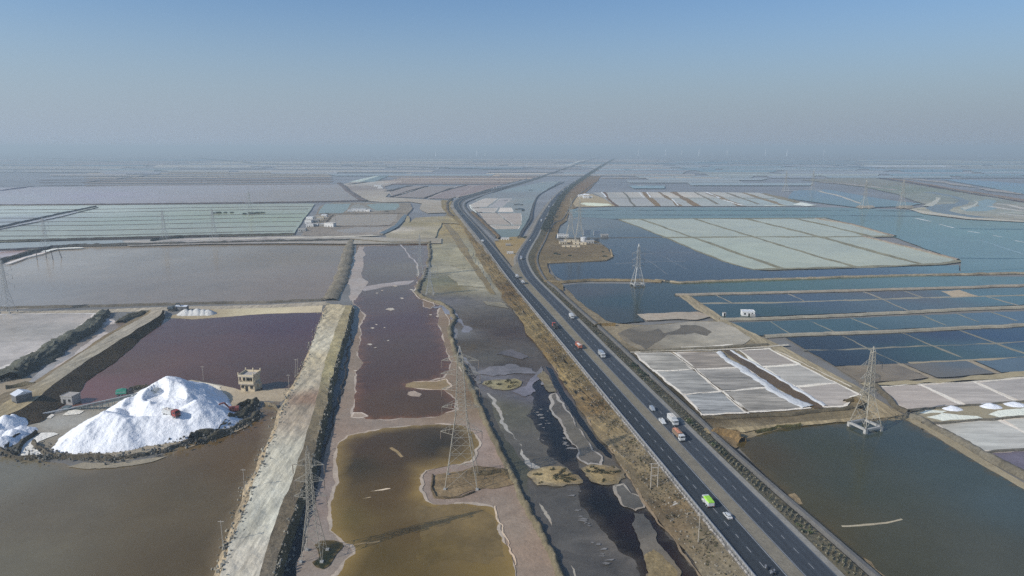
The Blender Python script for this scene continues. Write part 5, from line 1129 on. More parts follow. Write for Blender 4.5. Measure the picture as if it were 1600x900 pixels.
salt_heap('salt_heap', 'low grey white salt bank at the left edge in front of the shaded heap', [(20,683,2.4,.6),(33,676,2.2,.6),(5,694,2.2,.6),(-20,700,2.6,.6)], [], 0, 0, seed=6, amp=.9)
for i, (x, y, h) in enumerate(((290,491,3.0),(299,491,2.6),(309,490.5,3.2),(318,490.5,2.8),(326,490.5,2.8))):
    salt_heap('salt_heap', ['small salt cone nearest the dark loader, first of five', 'small salt cone second of five from the dark loader', 'middle one of five small salt cones', 'small salt cone fourth from the dark loader', 'last small salt cone of five, by the beige strip'][i], [(x, y, h, .8), (x+1.5, y+.6, h*.8, .8)], [], 0, 0, step=.4, seed=i, col=(.60, .58, .53))['group'] = 'five small salt cones beside the track'
for x, y, h, lab in ((1487,640.5,1.3,'low white salt heap nearest the pylon by the white pans'),(1547,637,1.4,'low white salt heap in the middle by the white pans'),(1586,634.5,1.4,'low white salt heap at the right by the white pans'),(914,305,3,'tiny white salt heap on the roadside flat')):
    salt_heap('salt_heap', lab, [(x, y, h, .45), (x-5, y+.3, h*.8, .4), (x+5, y+.2, h*.8, .4)], [], 0, 0, step=.7, seed=x)
# salt sheets and mud round the heap
flat_poly('salt_spread', [(330,604),(345,606),(352,612),(340,618),(355,622),(348,632),(330,628),(318,615)], (196,188,174), mat='salt', amp=1.0)
flat_poly('salt_spread', [(312,596),(330,598),(345,604),(340,612),(322,606)], (206,200,188), mat='salt', amp=1.0)
flat_poly('salt_spread', [(58,681),(64,676),(85,676),(92,678),(76,684),(62,690),(54,698),(64,706),(70,712),(50,714),(30,712),(34,700),(40,690)], (206,206,204), mat='salt', amp=.6)
flat_poly('salt_spread', [(56,646),(70,642),(85,649),(78,653),(58,653),(45,654)], (196,194,190), mat='salt', amp=1.0)
flat_poly('salt_spread', [(98,648),(108,641),(118,640),(130,642),(120,648)], (200,198,192), mat='salt', amp=.8)
flat_poly('salt_spread', [(0,692),(20,684),(34,680),(26,686),(8,697),(-30,710)], (176,178,178), mat='salt', amp=.8)
flat_poly('shallow_pool', [(8,702),(20,690),(40,678),(56,674),(50,682),(36,694),(30,706),(22,711),(12,708)], (92,92,88), mat='shallow', amp=.5)
bund('mud_spoil', [(-40,702),(0,703),(12,710),(40,716),(90,716),(140,716),(180,717)], 7, 1.2, (92,86,76), mat='clods', jag=.6)
bund('mud_spoil', [(56,676),(44,686),(32,697),(27,708)], 5, 1.1, (70,70,66), mat='clods', jag=.5); bund('mud_spoil', [(8,700),(18,690),(30,682)], 5, 1.2, (70,70,68), mat='clods', jag=.5)
bund('mud_spoil', [(55,690),(58,700),(75,712),(100,716),(140,716),(185,717),(225,711),(258,703),(290,692),(330,678)], 6, .9, (98,92,82), mat='clods', wpx2=8, jag=.9, amp=1.2)
bund('mud_spoil', [(300,690),(330,678),(352,664),(372,652),(385,645),(398,635),(402,630)], 14, 2.0, (84,82,74), mat='clods', wpx2=13, jag=.8, amp=1.6)
bund('mud_spoil', [(310,694),(345,680),(370,668),(392,656),(404,643)], 11, 1.3, (90,86,76), mat='clods', wpx2=13, jag=.8, amp=1.6)
bund('mud_spoil', [(368,640),(380,632),(395,628),(405,628)], 8, 1.6, (80,76,66), mat='clods', jag=.6)
bund('mud_spoil', [(203,610),(215,607),(235,606),(250,604),(262,602)], 6, 1.4, (84,80,72), mat='clods', jag=.7)
bund('mud_spoil', [(415,631),(428,634),(437,640),(440,652)], 5, 1.0, (120,110,94), mat='clods', jag=.8); bund('mud_spoil', [(100,690),(115,680),(130,674),(150,672)], 6, 1.0, (118,112,102), mat='clods', jag=.7)
bund('mud_spoil', [(10,606),(40,602),(55,604)], 8, 1.6, (104,98,84), mat='clods', jag=.5)
flat_poly('mud_bar', [(108,728),(130,722),(180,724),(230,716),(260,712),(230,724),(180,731),(140,732)], (138,132,120), mat='dust', amp=.9)
line('salt_strand', [(290,700),(320,690),(350,680),(380,668),(400,655)], 2, (150,140,124))

WALL = plain('cream_wall', (.60, .50, .34), .9, var=.12); WALL2 = plain('grey_wall', (.34, .33, .31), .9, var=.18); ROOF = plain('flat_roof', (.40, .36, .31), .9, var=.2); HOLE = plain('dark_opening', (.02, .02, .02), .9); SHEET = plain('roof_sheet', (.62, .64, .66), .5, var=.1); WHW = plain('whitewash', (.70, .68, .64), .85)
def house(px, py, wdh, label, wall=WALL2, roof=ROOF, rz=0.0, parapet=.35, wins=((-.28, 1.1), (.28, 1.1)), door=0.0, name='hut', cat='hut', grp=None, pitched=False, z=None):
    W_, D_, H_ = wdh; p = P(px, py, .2 if z is None else z); root = empty(name, p + Vector((0, D_/2, 0)), rz, label, cat, grp)
    bx('wall', root, (0, 0, -.3), (W_, D_, H_+.3), wall, 1, 0)
    if pitched:
        hull('roof', root, [(-D_/2-.3, H_), (D_/2+.3, H_), (0, H_+D_*.22)], W_+.5, roof, bev=.02)
    else:
        rf = bx('roof', root, (0, 0, H_), (W_+.3, D_+.3, .22), roof, 1, 0)
        for c_, s_ in (((0, -D_/2, H_+.22), (W_+.3, .18, parapet)), ((0, D_/2, H_+.22), (W_+.3, .18, parapet)), ((-W_/2, 0, H_+.22), (.18, D_-.1, parapet)), ((W_/2, 0, H_+.22), (.18, D_-.1, parapet))):
            if parapet: bx('parapet', rf, c_, s_, wall, 1, 0)
    if door is not None: bx('door', root, (door*W_, -D_/2-.02, 0), (1.0, .12, 2.0), HOLE, 1, 0)
    for wx, wz in wins:
        wn = bx('window', root, (wx*W_, -D_/2-.02, wz), (1.0, .12, .95), HOLE, 1, 0); bx('sill', wn, (wx*W_, -D_/2-.08, wz-.12), (1.3, .2, .1), CONC, 1, 0)
    return root
# two storey house
b = empty('house', P(388, 611, .3) + Vector((0, 3, 0)), math.radians(-6), 'cream two storey house with a flat roof at the edge of the maroon pond', 'house')
bx('wall', b, (0, 0, -.4), (6.0, 5.6, 3.5), WALL, 1, 0); bx('floor_slab', b, (0, -.5, 3.1), (6.5, 6.8, .25), ROOF, 1, 0); bx('upper_wall', b, (0, .4, 3.35), (5.9, 4.7, 2.9), WALL, 1, 0)
bx('balcony_front', b, (0, -3.75, 3.3), (6.5, .18, 1.0), WALL, 1, 0)
for s in (-1, 1): bx('balcony_side', b, (s*3.15, -2.8, 3.3), (.18, 1.7, 1.0), WALL, 1, 0); bx('column', b, (s*3.0, -3.6, 4.3), (.3, .3, 1.9), WALL, 1, 0)
bx('column', b, (0, -3.6, 4.3), (.25, .25, 1.9), WALL, 1, 0)
rf = bx('roof', b, (0, -.4, 6.25), (6.7, 6.8, .25), ROOF, 1, 0)
for c_, s_ in (((0, -3.7, 6.5), (6.7, .2, .8)), ((0, 2.9, 6.5), (6.7, .2, .8)), ((-3.25, -.4, 6.5), (.2, 6.4, .8)), ((3.25, -.4, 6.5), (.2, 6.4, .8))): bx('parapet', rf, c_, s_, WALL, 1, 0)
for x, y in ((-3.2, -3.6), (3.2, -3.6), (0, 2.9), (3.2, 2.9), (-3.2, 2.9)): bx('roof_post', rf, (x, y, 6.5), (.35, .35, 1.7), WALL, 1, 0)
bx('door', b, (-.4, -2.82, -.1), (1.1, .12, 2.1), HOLE, 1, 0)
for x, y, z in ((1.8, -2.82, 1.0), (-2.1, -2.82, 1.2), (-1.6, -1.97, 4.1), (1.7, -1.97, 4.1), (.1, -1.97, 4.1)):
    wn = bx('window', b, (x, y, z), (1.2, .12, 1.1), HOLE, 1, 0); bx('sill', wn, (x, y-.08, z-.12), (1.4, .25, .1), WALL, 1, 0)
bx('side_stair', b, (3.3, 1.2, -.3), (.9, 2.4, 2.6), WALL, 1, 0)
house(106, 632, (5.0, 4.4, 3.2), 'grey block hut with a flat roof and dark doorway by the conveyor', WALL2, ROOF, -.15, .15, ((.25, 1.2),), -.2)
h_ = house(29, 641, (4.4, 5.5, 6.0), 'tall dark shed with a pale sloping sheet roof at the end of the raised track', plain('dark_shed', (.14, .14, .14), .9, var=.3), SHEET, -.6, 0, ((.2, 2.4), (-.2, 2.4)), 0, 'shed', 'shed', pitched=True)
bx('lean_to', h_, (-.5, -3.6, 0), (3.2, 1.8, 1.6), CONC, 1, 0)
t_ = truck(195, 618, LC, True, 'old truck under a bright green tarpaulin at the pond edge', CHS, GRY, None, L_=7.2, open_=False, bh=1.6, name='covered_truck', grp='', sc=.85, z=.6, rot=math.radians(-75))
hull('tarpaulin', t_, [(-3.7, 1.3), (1.2, 1.3), (1.1, 3.2), (-.8, 3.6), (-3.5, 3.1)], 2.9, GTR, .6, 2.5, .15)
tr_ = truck(268, 650, LC, True, 'red truck tipping beside a white load in the hollow of the salt heap', plain('dull_red', (.30, .06, .05), .7), WHT, SACK, L_=7.6, name='tipper_truck', grp='', sc=.9, z=5.7, rot=math.radians(-115))
# excavator
def excavator(px, py, rot, label, m, z=.5):
    e = empty('excavator', P(px, py, z), rot, label, 'excavator')
    for s in (-1, 1): hull('track', e, [(-1.9, 0), (1.9, 0), (2.2, .45), (1.9, .9), (-1.9, .9), (-2.2, .45)], .6, CHS, bev=.05).location.x = s*1.1
    bx('body', e, (0, -.5, 1.05), (2.6, 3.4, 1.3), m, .92, .15); cb_ = bx('cab', e, (-.75, .75, 1.05), (1.1, 1.4, 1.9), m, .9, .1); bx('window', cb_, (-.75, 1.38, 1.75), (.85, .15, .9), GLS, .95, .02)
    bx('counterweight', e, (0, -2.2, 1.1), (2.5, .7, 1.0), CHS, 1, .15)
    V = []; Fs = []; bar(V, Fs, (.3, .9, 1.6), (.3, 3.0, 4.4), .26); bar(V, Fs, (.3, 3.0, 4.4), (.3, 4.8, 4.0), .24); mesh('boom', V, Fs, m, parent=e)
    V = []; Fs = []; bar(V, Fs, (.3, 4.7, 4.2), (.3, 5.9, 1.2), .18); a = mesh('arm', V, Fs, m, parent=e)
    hull('bucket', e, [(5.4, .2), (6.3, .1), (6.5, 1.1), (5.9, 1.3)], 1.1, CHS, bev=.04).location.x = .3
    return e
excavator(365, 645, math.radians(112), 'rusty red excavator digging at the right foot of the salt heap', plain('rust_red', (.24, .06, .04), .6, var=.3))
excavator(269, 485, math.radians(-80), 'dark loader parked by the five small salt cones', plain('dark_loader', (.07, .09, .10), .6))
house(283, 485.5, (7, 3, 2.6), 'long grey shed with a pale roof behind the small salt cones', plain('dark_shed', (.14, .14, .14)), SHEET, 0, 0, (), None, 'shed', 'shed', pitched=True)
# conveyor
def conveyor():
    a = P(118, 636, 1.0); c_ = P(196, 640); d = P(249, 641); hd = Vector((d.x, d.y, 8.6)); tl_ = P(44, 651, .9)
    r = empty('conveyor', (a.x, a.y, 0), 0, 'long inclined salt conveyor on a dark truss beside the salt heap', 'conveyor')
    o = r.location; n_ = Vector((hd.y-a.y, -(hd.x-a.x), 0)).normalized()*.55
    V = []; Fs = []; bar(V, Fs, a-o, hd-o, .12)
    b0 = len(V)
    for q in (a-o, hd-o): V += [tuple(q-n_*.9+Vector((0,0,.15))), tuple(q+n_*.9+Vector((0,0,.15)))]
    Fs.append((b0, b0+1, b0+3, b0+2)); mesh('belt', V, Fs, plain('belt', (.30, .30, .30), .7), parent=r)
    V = []; Fs = []; bar(V, Fs, tl_-o, a-o, .22); mesh('feed_pipe', V, Fs, plain('pipe_grey', (.55, .55, .53), .6), parent=r)
    tm = plain('truss_dark', (.12, .15, .15), .6)
    V = []; Fs = []
    for s in (-1, 1):
        bar(V, Fs, a-o+n_*s, hd-o+n_*s, .11); bar(V, Fs, a-o+n_*s-Vector((0,0,.9)), hd-o+n_*s-Vector((0,0,1.1)), .09)
        for i in range(18):
            p0 = a.lerp(hd, i/18)-o+n_*s; p1 = a.lerp(hd, (i+1)/18)-o+n_*s; bar(V, Fs, p0, p1-Vector((0,0,1)), .05); bar(V, Fs, p1, p1-Vector((0,0,1)), .05)
    f = mesh('truss', V, Fs, tm, parent=r); f['kind'] = 'stuff'
    for i in range(1, 12):
        q = a.lerp(hd, i/13)-o; V = []; Fs = []
        for s in (-1, 1): bar(V, Fs, q+n_*s, Vector((q.x, q.y, -.2))+n_*(s*2.0), .07)
        bar(V, Fs, Vector((q.x, q.y, q.z*.45))+n_*1.5, Vector((q.x, q.y, q.z*.45))-n_*1.5, .05); mesh('leg', V, Fs, tm, parent=r)
    bx('drive_head', r, hd-o-Vector((.3, 0, .5)), (1.4, 1.4, 1.0), GRY); bx('hopper', r, (-3, -.5, .1), (2.4, 2.0, 1.4), tm, 1.2)
conveyor()
# roadside stalls, hamlets
for px, py, s, lab in ((789,376.5,(9,4,2.8),'long pale roadside stall nearest the small blue pool'),(776,379,(4,3,2.4),'tiny roadside kiosk left of the long stall'),(794,386,(5,4,2.6),'grey roadside stall in the middle of the junction flat'),(797,399,(6,4,2.8),'pale roadside stall nearest the road junction')):
    house(px, py, s, lab, WHW if 'pale' in lab else WALL2, ROOF, 0, .2, ((-.3, 1.1), (.3, 1.1)), 0, 'stall', 'stall', 'stalls between the two carriageways')
V = []; Fs = []; tk = empty('water_tank', P(912, 378, .4), 0, 'white round water tank in the roadside settlement', 'water tank')
tube(V, Fs, (0, 0, 0), (0, 0, 5), 3.4, 3.4, 20); mesh('tank', V, Fs, WHW, parent=tk); V = []; Fs = []; tube(V, Fs, (0, 0, 5), (0, 0, 5.6), 3.5, .6, 20); mesh('roof', V, Fs, WHW, parent=tk)
def billboard(px, py, label, w_=9, h=6):
    r = empty('billboard', P(px, py, .4), .5, label, 'billboard'); V = []; Fs = []
    for s in (-1, 1): bx('post', r, (s*w_*.3, 0, 0), (.3, .3, 4), STEEL2, 1, 0)
    p = bx('panel', r, (0, -.1, 2.6), (w_, .3, h), WHW, 1, 0); bx('frame', p, (0, .12, 2.4), (w_+.4, .2, h+.4), GRY, 1, 0)
billboard(917, 371, 'tilted white billboard left one behind the settlement'); billboard(932, 371, 'white billboard right one behind the settlement', 8, 5)
for px, py, s, lab in ((876,372,(7,5,4),'white hut at the left end of the settlement by the pond'),(885,372,(5,5,3.4),'small white hut second from the left by the pond'),(893,379,(16,3,2.6),'long cream walled yard house under the tall pylons'),(906,383,(14,3,2.4),'low cream house in front of the water tank'),(922,381,(9,5,3),'grey shed right of the water tank'),(880,382,(8,4,2.6),'cream hut at the front left of the settlement'),(892,387,(18,2,2.0),'long low cream wall shed at the front of the settlement'),(945,371,(8,5,3),'dark shed on the thin causeway past the billboards')):
    house(px, py, s, lab, WHW if 'white' in lab else (WALL if 'cream' in lab else WALL2), ROOF, random.uniform(-.2, .2), .2, ((-.3, 1.1), (.3, 1.1)), 0, 'hut', 'hut', 'huts of the roadside settlement', z=.4)
w1 = house(1170, 494.5, (7.2, 4.6, 2.7), 'white pump house standing on the dirt bank between blue ponds', WHW, SHEET, -.1, .3, ((-.3, 1.2), (.3, 1.2)), .05, 'pump_house', 'pump house', z=.6); bx('annex', w1, (2.4, -2.9, -.2), (2.6, 1.4, 1.8), WALL2, 1, 0)
house(1132, 494.5, (1.6, 1.6, 2.0), 'tiny white hut left of the pump house on the dirt bank', WHW, ROOF, 0, 0, (), 0, z=.6)
random.seed(21)
for i, (px, py, s, lab) in enumerate(((484,344,(10,6,4),'white house left most in the rear row of the hamlet'),(493,342,(9,6,4),'grey house in the rear row of the hamlet'),(500,343,(10,6,4),'cream house in the rear row near the palm clump'),(506,340,(8,6,4),'small white house at the right of the rear row'),(482,349,(9,7,4),'white house left most in the middle row of the hamlet'),(491,348,(11,6,4),'grey flat house in the middle row of the hamlet'),(499,346,(8,5,4),'cream hut in the middle row of the hamlet'),
                           (484,355,(9,6,4),'bright white house in the front row of the hamlet'),(492,354,(8,5,3.5),'grey hut right of the bright white house'),(505,354,(9,5,3.5),'dark roofed hut by the hamlet lane'),(515,355,(13,7,5),'large white shed at the right end of the hamlet'),(472,362,(9,5,3.5),'dark hut at the lower left corner of the hamlet'),
                           (560,331,(22,6,4),'long white shed by the teal pond beyond the hamlet'),(572,331,(14,6,3),'cream shed right of the long white shed'),(546,332,(7,5,4),'dark hut left of the long white shed'))):
    house(px, py, s, lab, WHW if 'white' in lab else (WALL if 'cream' in lab else WALL2), SHEET if i % 3 == 0 else ROOF, random.uniform(-.3, .3), .2, ((-.3, 1.1), (.3, 1.1)), 0, 'house', 'house', 'houses of the hamlet on the pond bank', z=.8)
for px, py, s, lab in ((590,292,(18,9,4),'white shed on the pale flat left of the pink pans'),(594,295,(12,8,4),'grey shed in front of the white shed on the pale flat'),(916,310,(12,8,4),'white house behind the roadside salt sheet'),(908,308,(12,8,4),'grey house left of the white house by the salt sheet'),(923,309.5,(8,6,3),'dark hut right of the white house by the salt sheet')):
    house(px, py, s, lab, WHW if 'white' in lab else WALL2, SHEET, 0, .2, ((-.3, 1.1), (.3, 1.1)), 0, 'shed', 'shed', z=.9)

# ---------------------------------------------------------------- poles, chutes, plants
WOOD = plain('pale_pole', (.42, .38, .32), .9); DKW = plain('dark_wood', (.10, .09, .09), .9)
def pole(px, py, h, label, lean=0.0, m=WOOD, z=.2, r=.09, arm=True, grp='wooden poles along the banks'):
    o = empty('pole', P(px, py, z), 0, label, 'pole', grp); V = []; Fs = []; tube(V, Fs, (0, 0, -.5), (lean*h, 0, h), r*1.2, r*.8, 8); mesh('shaft', V, Fs, m, parent=o)
    if arm: V = []; Fs = []; bar(V, Fs, (lean*h-.7, 0, h-.4), (lean*h+.7, 0, h-.4), .06); mesh('crossbar', V, Fs, m, parent=o)
pole(349, 858, 8, 'pale pole at the lower end of the haul road bank', z=1.2); pole(383, 772, 8, 'pale pole halfway down the haul road bank', z=1.2); pole(452, 610, 7, 'pole beside the yard lane behind the house shadow', z=1.0)
pole(461, 588, 8, 'leaning pole left of a leaning pair on the haul road bank', .1, z=1.4); pole(464, 587, 8, 'leaning pole right of a leaning pair on the haul road bank', .1, z=1.4, arm=False); pole(318, 594, 6.5, 'thin pole on the yard edge behind the salt heap')
pole(1091, 848, 8, 'single pole on the tan embankment slope', z=1.8)
hp = empty('pole_pair', P(1022, 761, 1.8), 0, 'twin pole frame with crossbars on the tan embankment', 'pole'); 
for s in (-1, 1): V = []; Fs = []; tube(V, Fs, (s*1.0, 0, -.4), (s*1.0, 0, 7.6), .13, .1, 8); mesh('shaft', V, Fs, WOOD, parent=hp)
for z in (3.6, 6.2, 7.4): V = []; Fs = []; bar(V, Fs, (-1.6 if z > 7 else -1, 0, z), (1.6 if z > 7 else 1, 0, z), .08); mesh('crossbar', V, Fs, WOOD, parent=hp)
for x, y, l, lab in ((58,406,.02,'left most dark stake in the lavender pond'),(72.5,403,0,'tallest dark stake in the lavender pond'),(83,406,-.1,'short dark stake in the middle of the lavender pond row'),(96.5,403,-.25,'bent dark stake right most in the lavender pond')): pole(x, y, 9, lab, l, DKW, arm=False, r=.3, grp='stakes in the lavender pond')
pole(525, 353, 11, 'dark mast right of the large hamlet shed', 0, DKW, arm=False, r=.2, grp='masts'); pole(579, 353, 12, 'pale mast on the bank of the mauve pond', 0, WOOD, r=.2, grp='masts')
CH = plain('chute_concrete', (.46, .42, .36), .9, var=.2)
for i, (x0, y0, x1, y1, lab) in enumerate(((1046,791,1074,779,'drain chute just below the twin pole frame'),(1089,839,1110,827,'drain chute beside the single pole'),(1131,899,1164,884,'drain chute lowest on the embankment'),(985,703,1008,690,'drain chute above the twin pole frame'),(958,668,980,656,'drain chute level with the white tipper truck'),(935,633,956,622,'drain chute fifth up the embankment'),(912,602,930,592,'drain chute uppermost that can be made out'))):
    a, b_ = P(x0, y0, 1.25), P(x1, y1, 2.75); r = empty('drain_chute', a, 0, lab, 'drain chute', 'concrete chutes down the highway embankment'); d = b_-a; n_ = Vector((d.y, -d.x, 0)).normalized()*.5
    for s in (-1, 1): V = []; Fs = []; bar(V, Fs, n_*s+Vector((0,0,.15)), d+n_*s+Vector((0,0,.15)), .16); mesh('side_wall', V, Fs, CH, parent=r)
    V = []; Fs = []; bar(V, Fs, Vector((0,0,-.05)), d+Vector((0,0,-.05)), .3); mesh('channel', V, Fs, plain('chute_dirt', (.25, .22, .17), .9), parent=r)
LEAF = [plain('leaf_green', (.075, .095, .035), .8, var=.4, vs_=3), plain('leaf_dry', (.25, .22, .145), .9, var=.4, vs_=3), plain('leaf_dark', (.03, .05, .03), .85, var=.4, vs_=3)]
def bush_proto(kind, r=1.3, n=150):
    root = empty('bush', (0, 0, -50)); V = []; Fs = []
    for i in range(n):
        while True:
            q = Vector((random.uniform(-1, 1), random.uniform(-1, 1), random.uniform(0, 1)))
            if .25 < q.length < 1: break
        q *= r*(.75 + .5*noise.noise(q*1.7 + Vector((kind, 0, 0)))); q.z *= .75
        a = Vector((random.gauss(0, 1), random.gauss(0, 1), random.gauss(0, .6))).normalized()*random.uniform(.14, .3)*r; b_ = a.cross(Vector((random.gauss(0, 1), random.gauss(0, 1), 1))).normalized()*a.length*.55
        k = len(V); V += [tuple(q-a), tuple(q+b_), tuple(q+a), tuple(q-b_)]; Fs.append((k, k+1, k+2, k+3))
    mesh('foliage', V, Fs, LEAF[kind], parent=root); V = []; Fs = []
    for i in range(5): t = i*1.3; bar(V, Fs, (0, 0, -.3), (math.cos(t)*r*.5, math.sin(t)*r*.5, r*.5), .04)
    mesh('stem', V, Fs, DKW, parent=root); return root
protos = [bush_proto(0), bush_proto(1), bush_proto(2), bush_proto(1, 1.1, 110)]
used = [False]*4
blab = ['green scrub bush on the slope beside the right carriageway', 'dry straw coloured bush on the slope beside the right carriageway', 'dark green bush on the slope beside the right carriageway', 'dry straw coloured bush on the slope beside the right carriageway']
def put(k, p, s, lab, grp, name=None, cat='bush'):
    o = protos[k] if not used[k] else copy_tree(protos[k]); used[k] = True
    o.location = p; o.scale = (s*random.uniform(.9, 1.3), s*random.uniform(.9, 1.3), s*random.uniform(.7, 1.1)); o.rotation_euler = (0, 0, random.uniform(0, 6.28)); tag(o, lab, cat, grp)
    if name: o.name = name
    return o
random.seed(5)
nr, nc = [p for p in RC if p.y < 520], [p for p in cana if p.y < 520]
RA, CB = resample(off(nr, -6.2, HWZ-.3), 200), resample(off(nc, 1.9, 1.1), 200)
for i in range(190):
    t = random.random()**.7; j = int(t*199); k = random.uniform(.08, .92); p = RA[j].lerp(CB[j], k)
    cl = noise.noise(Vector((p.x*.06, p.y*.06, 4)))
    if cl < -.1 and random.random() < .75: continue
    green = t > .5 and cl > .05; g = random.random()
    q = (0 if g < .55 else 2) if green else (1 if g < .6 else (3 if g < .9 else 2))
    put(q, p - Vector((0, 0, .1)), random.uniform(.5, 1.25) if green else random.uniform(.15, .5), blab[q].replace('beside the right carriageway', 'level with ' + ('the bottom edge of the picture' if p.y < 172 else 'the white car' if p.y < 190 else 'the lime green van' if p.y < 208 else 'the big dark pond' if p.y < 240 else 'the terracotta load truck' if p.y < 262 else 'the white salt pans' if p.y < 330 else 'the grey box truck and beyond')), 'scrub bushes between the right carriageway and the drain wall')
for x, y, s, lab in ((334,333.5,2.2,'left end of the dark mangrove clump in the green strips'),(342,333,3.2,'main bush of the dark mangrove clump in the green strips'),(352,332.6,2.4,'middle bush of the dark mangrove clump in the green strips'),(362,332.4,2.2,'right end of the dark mangrove clump in the green strips'),(382,334.5,2.6,'left end of the second mangrove clump'),(392,334,3.6,'main bush of the second mangrove clump'),(402,333.4,3.0,'middle bush of the second mangrove clump'),(410,332.6,2.2,'right end of the second mangrove clump')):
    o = put(2, P(x, y, 1.2), s, lab, 'mangroves in the green strips', 'mangrove', 'mangrove'); o.scale = (s*1.7, s*1.3, s*1.0)
for x, y, s in ((511,334,2.4),(514,336,2.2),(475,358,2),(474,361,2.2),(480,360,1.8),(544,333,1.8),(603,331,2),(606,331,1.8),(810,373,2.2),(816,372,2.6),(821,371,2.0),(902,384,1.6),(924,380,1.8),(884,388,1.4),(868,397,2),(945,401,2),(942,394,1.6),(890,400,1.8),(874,398,1.6),(487,351,1.6),(503,351,1.6)):
    put(2, P(x, y, .8), s, 'dark shrub ' + ('among the hamlet houses' if x < 700 else 'by the stalls at the road junction' if x < 840 else 'on the roadside settlement ground'), 'shrubs among the huts')
# dry grass and stones over the tan embankment: nobody could count them
TA, TB = resample(top_l, 260), resample(toe, 260); V = []; Fs = []; gc = []; V2 = []; F2 = []
def emb(i, k):
    p = TA[i].lerp(TB[i], k).copy(); p.z += 1.0*min(1, 4*min(k, 1-k))*fbm((p.x, p.y, 2.0), .13, 5); return p
for n_ in range(3600):
    i = int(259*random.random()**.55); k = random.uniform(.05, .8); p = emb(i, k)
    d_ = noise.noise(Vector((p.x*.09, p.y*.09, 8))) + .4*noise.noise(Vector((p.x*.4, p.y*.4, 2)))
    if d_ < .0 and random.random() < .8: continue
    c_ = random.choice(((.13,.11,.06),(.19,.16,.10),(.10,.10,.05),(.15,.12,.08)))
    for b_ in range(3):
        t = random.uniform(0, 6.3); h_ = random.uniform(.2, .65); w_ = Vector((math.cos(t), math.sin(t), 0))*random.uniform(.12, .3); ln = Vector((random.gauss(0, .2), random.gauss(0, .2), h_)); a = len(V)
        V += [tuple(p-w_), tuple(p+w_), tuple(p+ln)]; gc += [c_]*3; Fs.append((a, a+1, a+2))
g = mesh('dry_grass', V, Fs, 'earth', gc); g['kind'] = 'stuff'; g['label'] = 'dry grass tufts over the tan embankment slope'
for n_ in range(1500):
    i = int(259*random.random()**.6); p = emb(i, random.uniform(.02, .98)); r = random.uniform(.1, .32); box(V2, F2, (p.x, p.y, p.z-.1), (r*2, r*random.uniform(1, 2), r*1.2), random.uniform(0, 3), .6)
g = mesh('stones', V2, F2, 'clods', [(.24,.21,.16)]*len(V2)); g['kind'] = 'stuff'; g['label'] = 'loose stones over the tan embankment slope'
# weeds on the sandy islets
V = []; Fs = []; gc = []
for px in isles[:3]:
    cx = sum(p[0] for p in px)/len(px); cy_ = sum(p[1] for p in px)/len(px)
    for n_ in range(420):
        q = random.choice(px); k = random.random()**.7*.8; p = P(cx+(q[0]-cx)*k+random.uniform(-3, 3), cy_+(q[1]-cy_)*k+random.uniform(-1.5, 1.5), .5)
        if noise.noise(Vector((p.x*.22, p.y*.22, 1))) < .02: continue
        for b_ in range(3):
            t = random.uniform(0, 6.3); w_ = Vector((math.cos(t), math.sin(t), 0))*random.uniform(.12, .35); ln = Vector((random.gauss(0, .2), random.gauss(0, .2), random.uniform(.2, .7))); a = len(V)
            V += [tuple(p-w_), tuple(p+w_), tuple(p+ln)]; gc += [random.choice(((.10,.09,.05),(.13,.11,.06),(.08,.08,.04)))]*3; Fs.append((a, a+1, a+2))
g = mesh('dry_grass', V, Fs, 'earth', gc); g['kind'] = 'stuff'; g['label'] = 'dry weeds on the sandy islets in the creek'
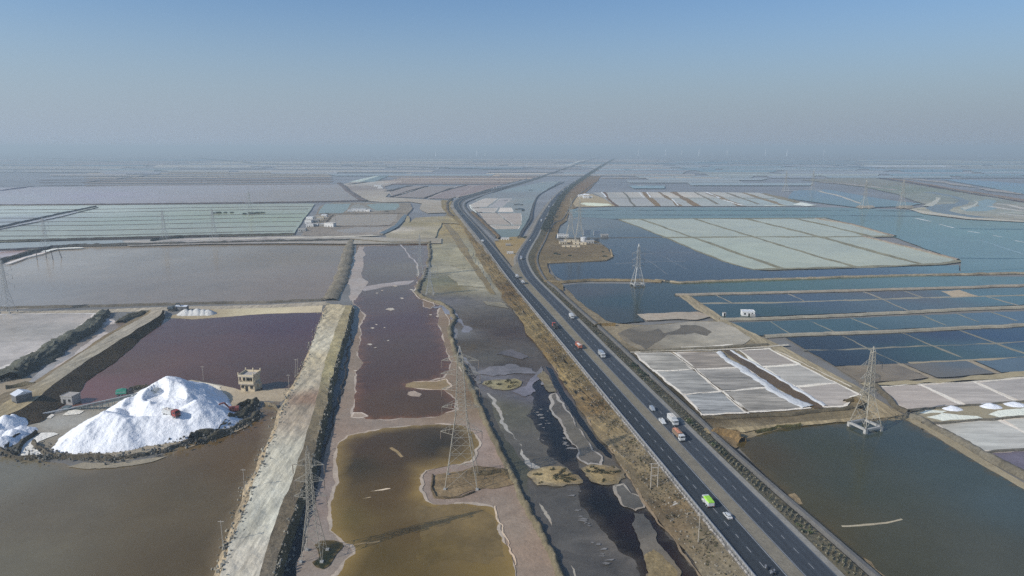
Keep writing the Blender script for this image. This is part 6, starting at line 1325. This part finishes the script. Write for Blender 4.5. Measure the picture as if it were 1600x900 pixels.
# clods along the haul road edges and the works
V2 = []; F2 = []; random.seed(9)
for pts, n_ in ((ml, 420), (mr_, 260), (tlm, 200), (tdr, 500)):
    for q in range(n_):
        p = random.choice(pts) + Vector((random.gauss(0, .8), random.gauss(0, .8), 0)); r = random.uniform(.12, .45); box(V2, F2, (p.x, p.y, p.z-.25), (r*2, r*random.uniform(1, 1.8), r*1.5), random.uniform(0, 3), .55)
g = mesh('clods', V2, F2, 'clods', [(.27,.25,.20)]*len(V2)); g['kind'] = 'stuff'; g['label'] = 'earth clods along the pale haul road edges'
V2 = []; F2 = []; random.seed(12)
for px in ([(58,700),(75,712),(100,716),(140,716),(185,717),(225,711),(258,703),(290,692),(330,678)], [(300,690),(330,678),(352,664),(372,652),(385,645),(398,635)], [(310,694),(345,680),(370,668),(392,656),(404,643)], [(0,598),(40,572),(90,543),(135,515),(165,490)], [(20,588),(60,560),(100,538),(140,517)], [(203,610),(235,606),(262,602)], [(0,703),(40,716),(90,716)]):
    d = evenly([P(x, y, .3) for x, y in px], .5)
    for q in range(len(d)*3):
        p = random.choice(d); r = random.choice((.12, .15, .2, .25, .45)); box(V2, F2, (p.x+random.gauss(0, 2.2), p.y+random.gauss(0, 1.8), random.uniform(.2, 1.2)), (r*2, r*random.uniform(1, 1.6), r*1.2), random.uniform(0, 3), .6)
g = mesh('clods', V2, F2, 'clods', [(.15,.145,.125)]*len(V2)); g['kind'] = 'stuff'; g['label'] = 'dark earth clods on the dug mud banks'
V = []; Fs = []; gc = []
for n_ in range(4200):
    j = int(199*random.random()**.5); p = RA[j].lerp(CB[j], random.uniform(.03, .97)); d_ = noise.noise(Vector((p.x*.12, p.y*.12, 3)))
    if d_ < .05 and random.random() < .8: continue
    c_ = random.choice(((.14,.125,.085),(.20,.18,.125),(.09,.095,.055),(.25,.23,.17)))
    for b_ in range(3):
        t = random.uniform(0, 6.3); w_ = Vector((math.cos(t), math.sin(t), 0))*random.uniform(.12, .35); ln = Vector((random.gauss(0, .2), random.gauss(0, .2), random.uniform(.2, .7))); a = len(V)
        V += [tuple(p-w_), tuple(p+w_), tuple(p+ln)]; gc += [c_]*3; Fs.append((a, a+1, a+2))
g = mesh('dry_grass', V, Fs, 'earth', gc); g['kind'] = 'stuff'; g['label'] = 'dry grass and weeds along the right road slope'
# scrub along the far road
V = []; Fs = []; gc = []
for p in [p for p in RC if 800 < p.y < 5500]:
    st = max(3, p.y*.006)
    for q in range(9):
        a = p + Vector((random.uniform(6, 16), random.uniform(-st, st)*1.5, .6)) ; s = random.uniform(.8, 2.2); k = len(V)
        V += [(a.x-s, a.y, a.z), (a.x+s, a.y, a.z), (a.x+s*.5, a.y+.3, a.z+s*1.4), (a.x-s*.5, a.y+.3, a.z+s*1.4), (a.x, a.y-s, a.z), (a.x, a.y+s, a.z), (a.x, a.y, a.z+s*1.6)]; Fs += [(k,k+1,k+2,k+3), (k+4,k+5,k+6)]; gc += [(.05,.06,.045)]*7
g = mesh('roadside_scrub', V, Fs, 'earth', gc); g['kind'] = 'stuff'; g['label'] = 'dark scrub along the far stretch of the right road'
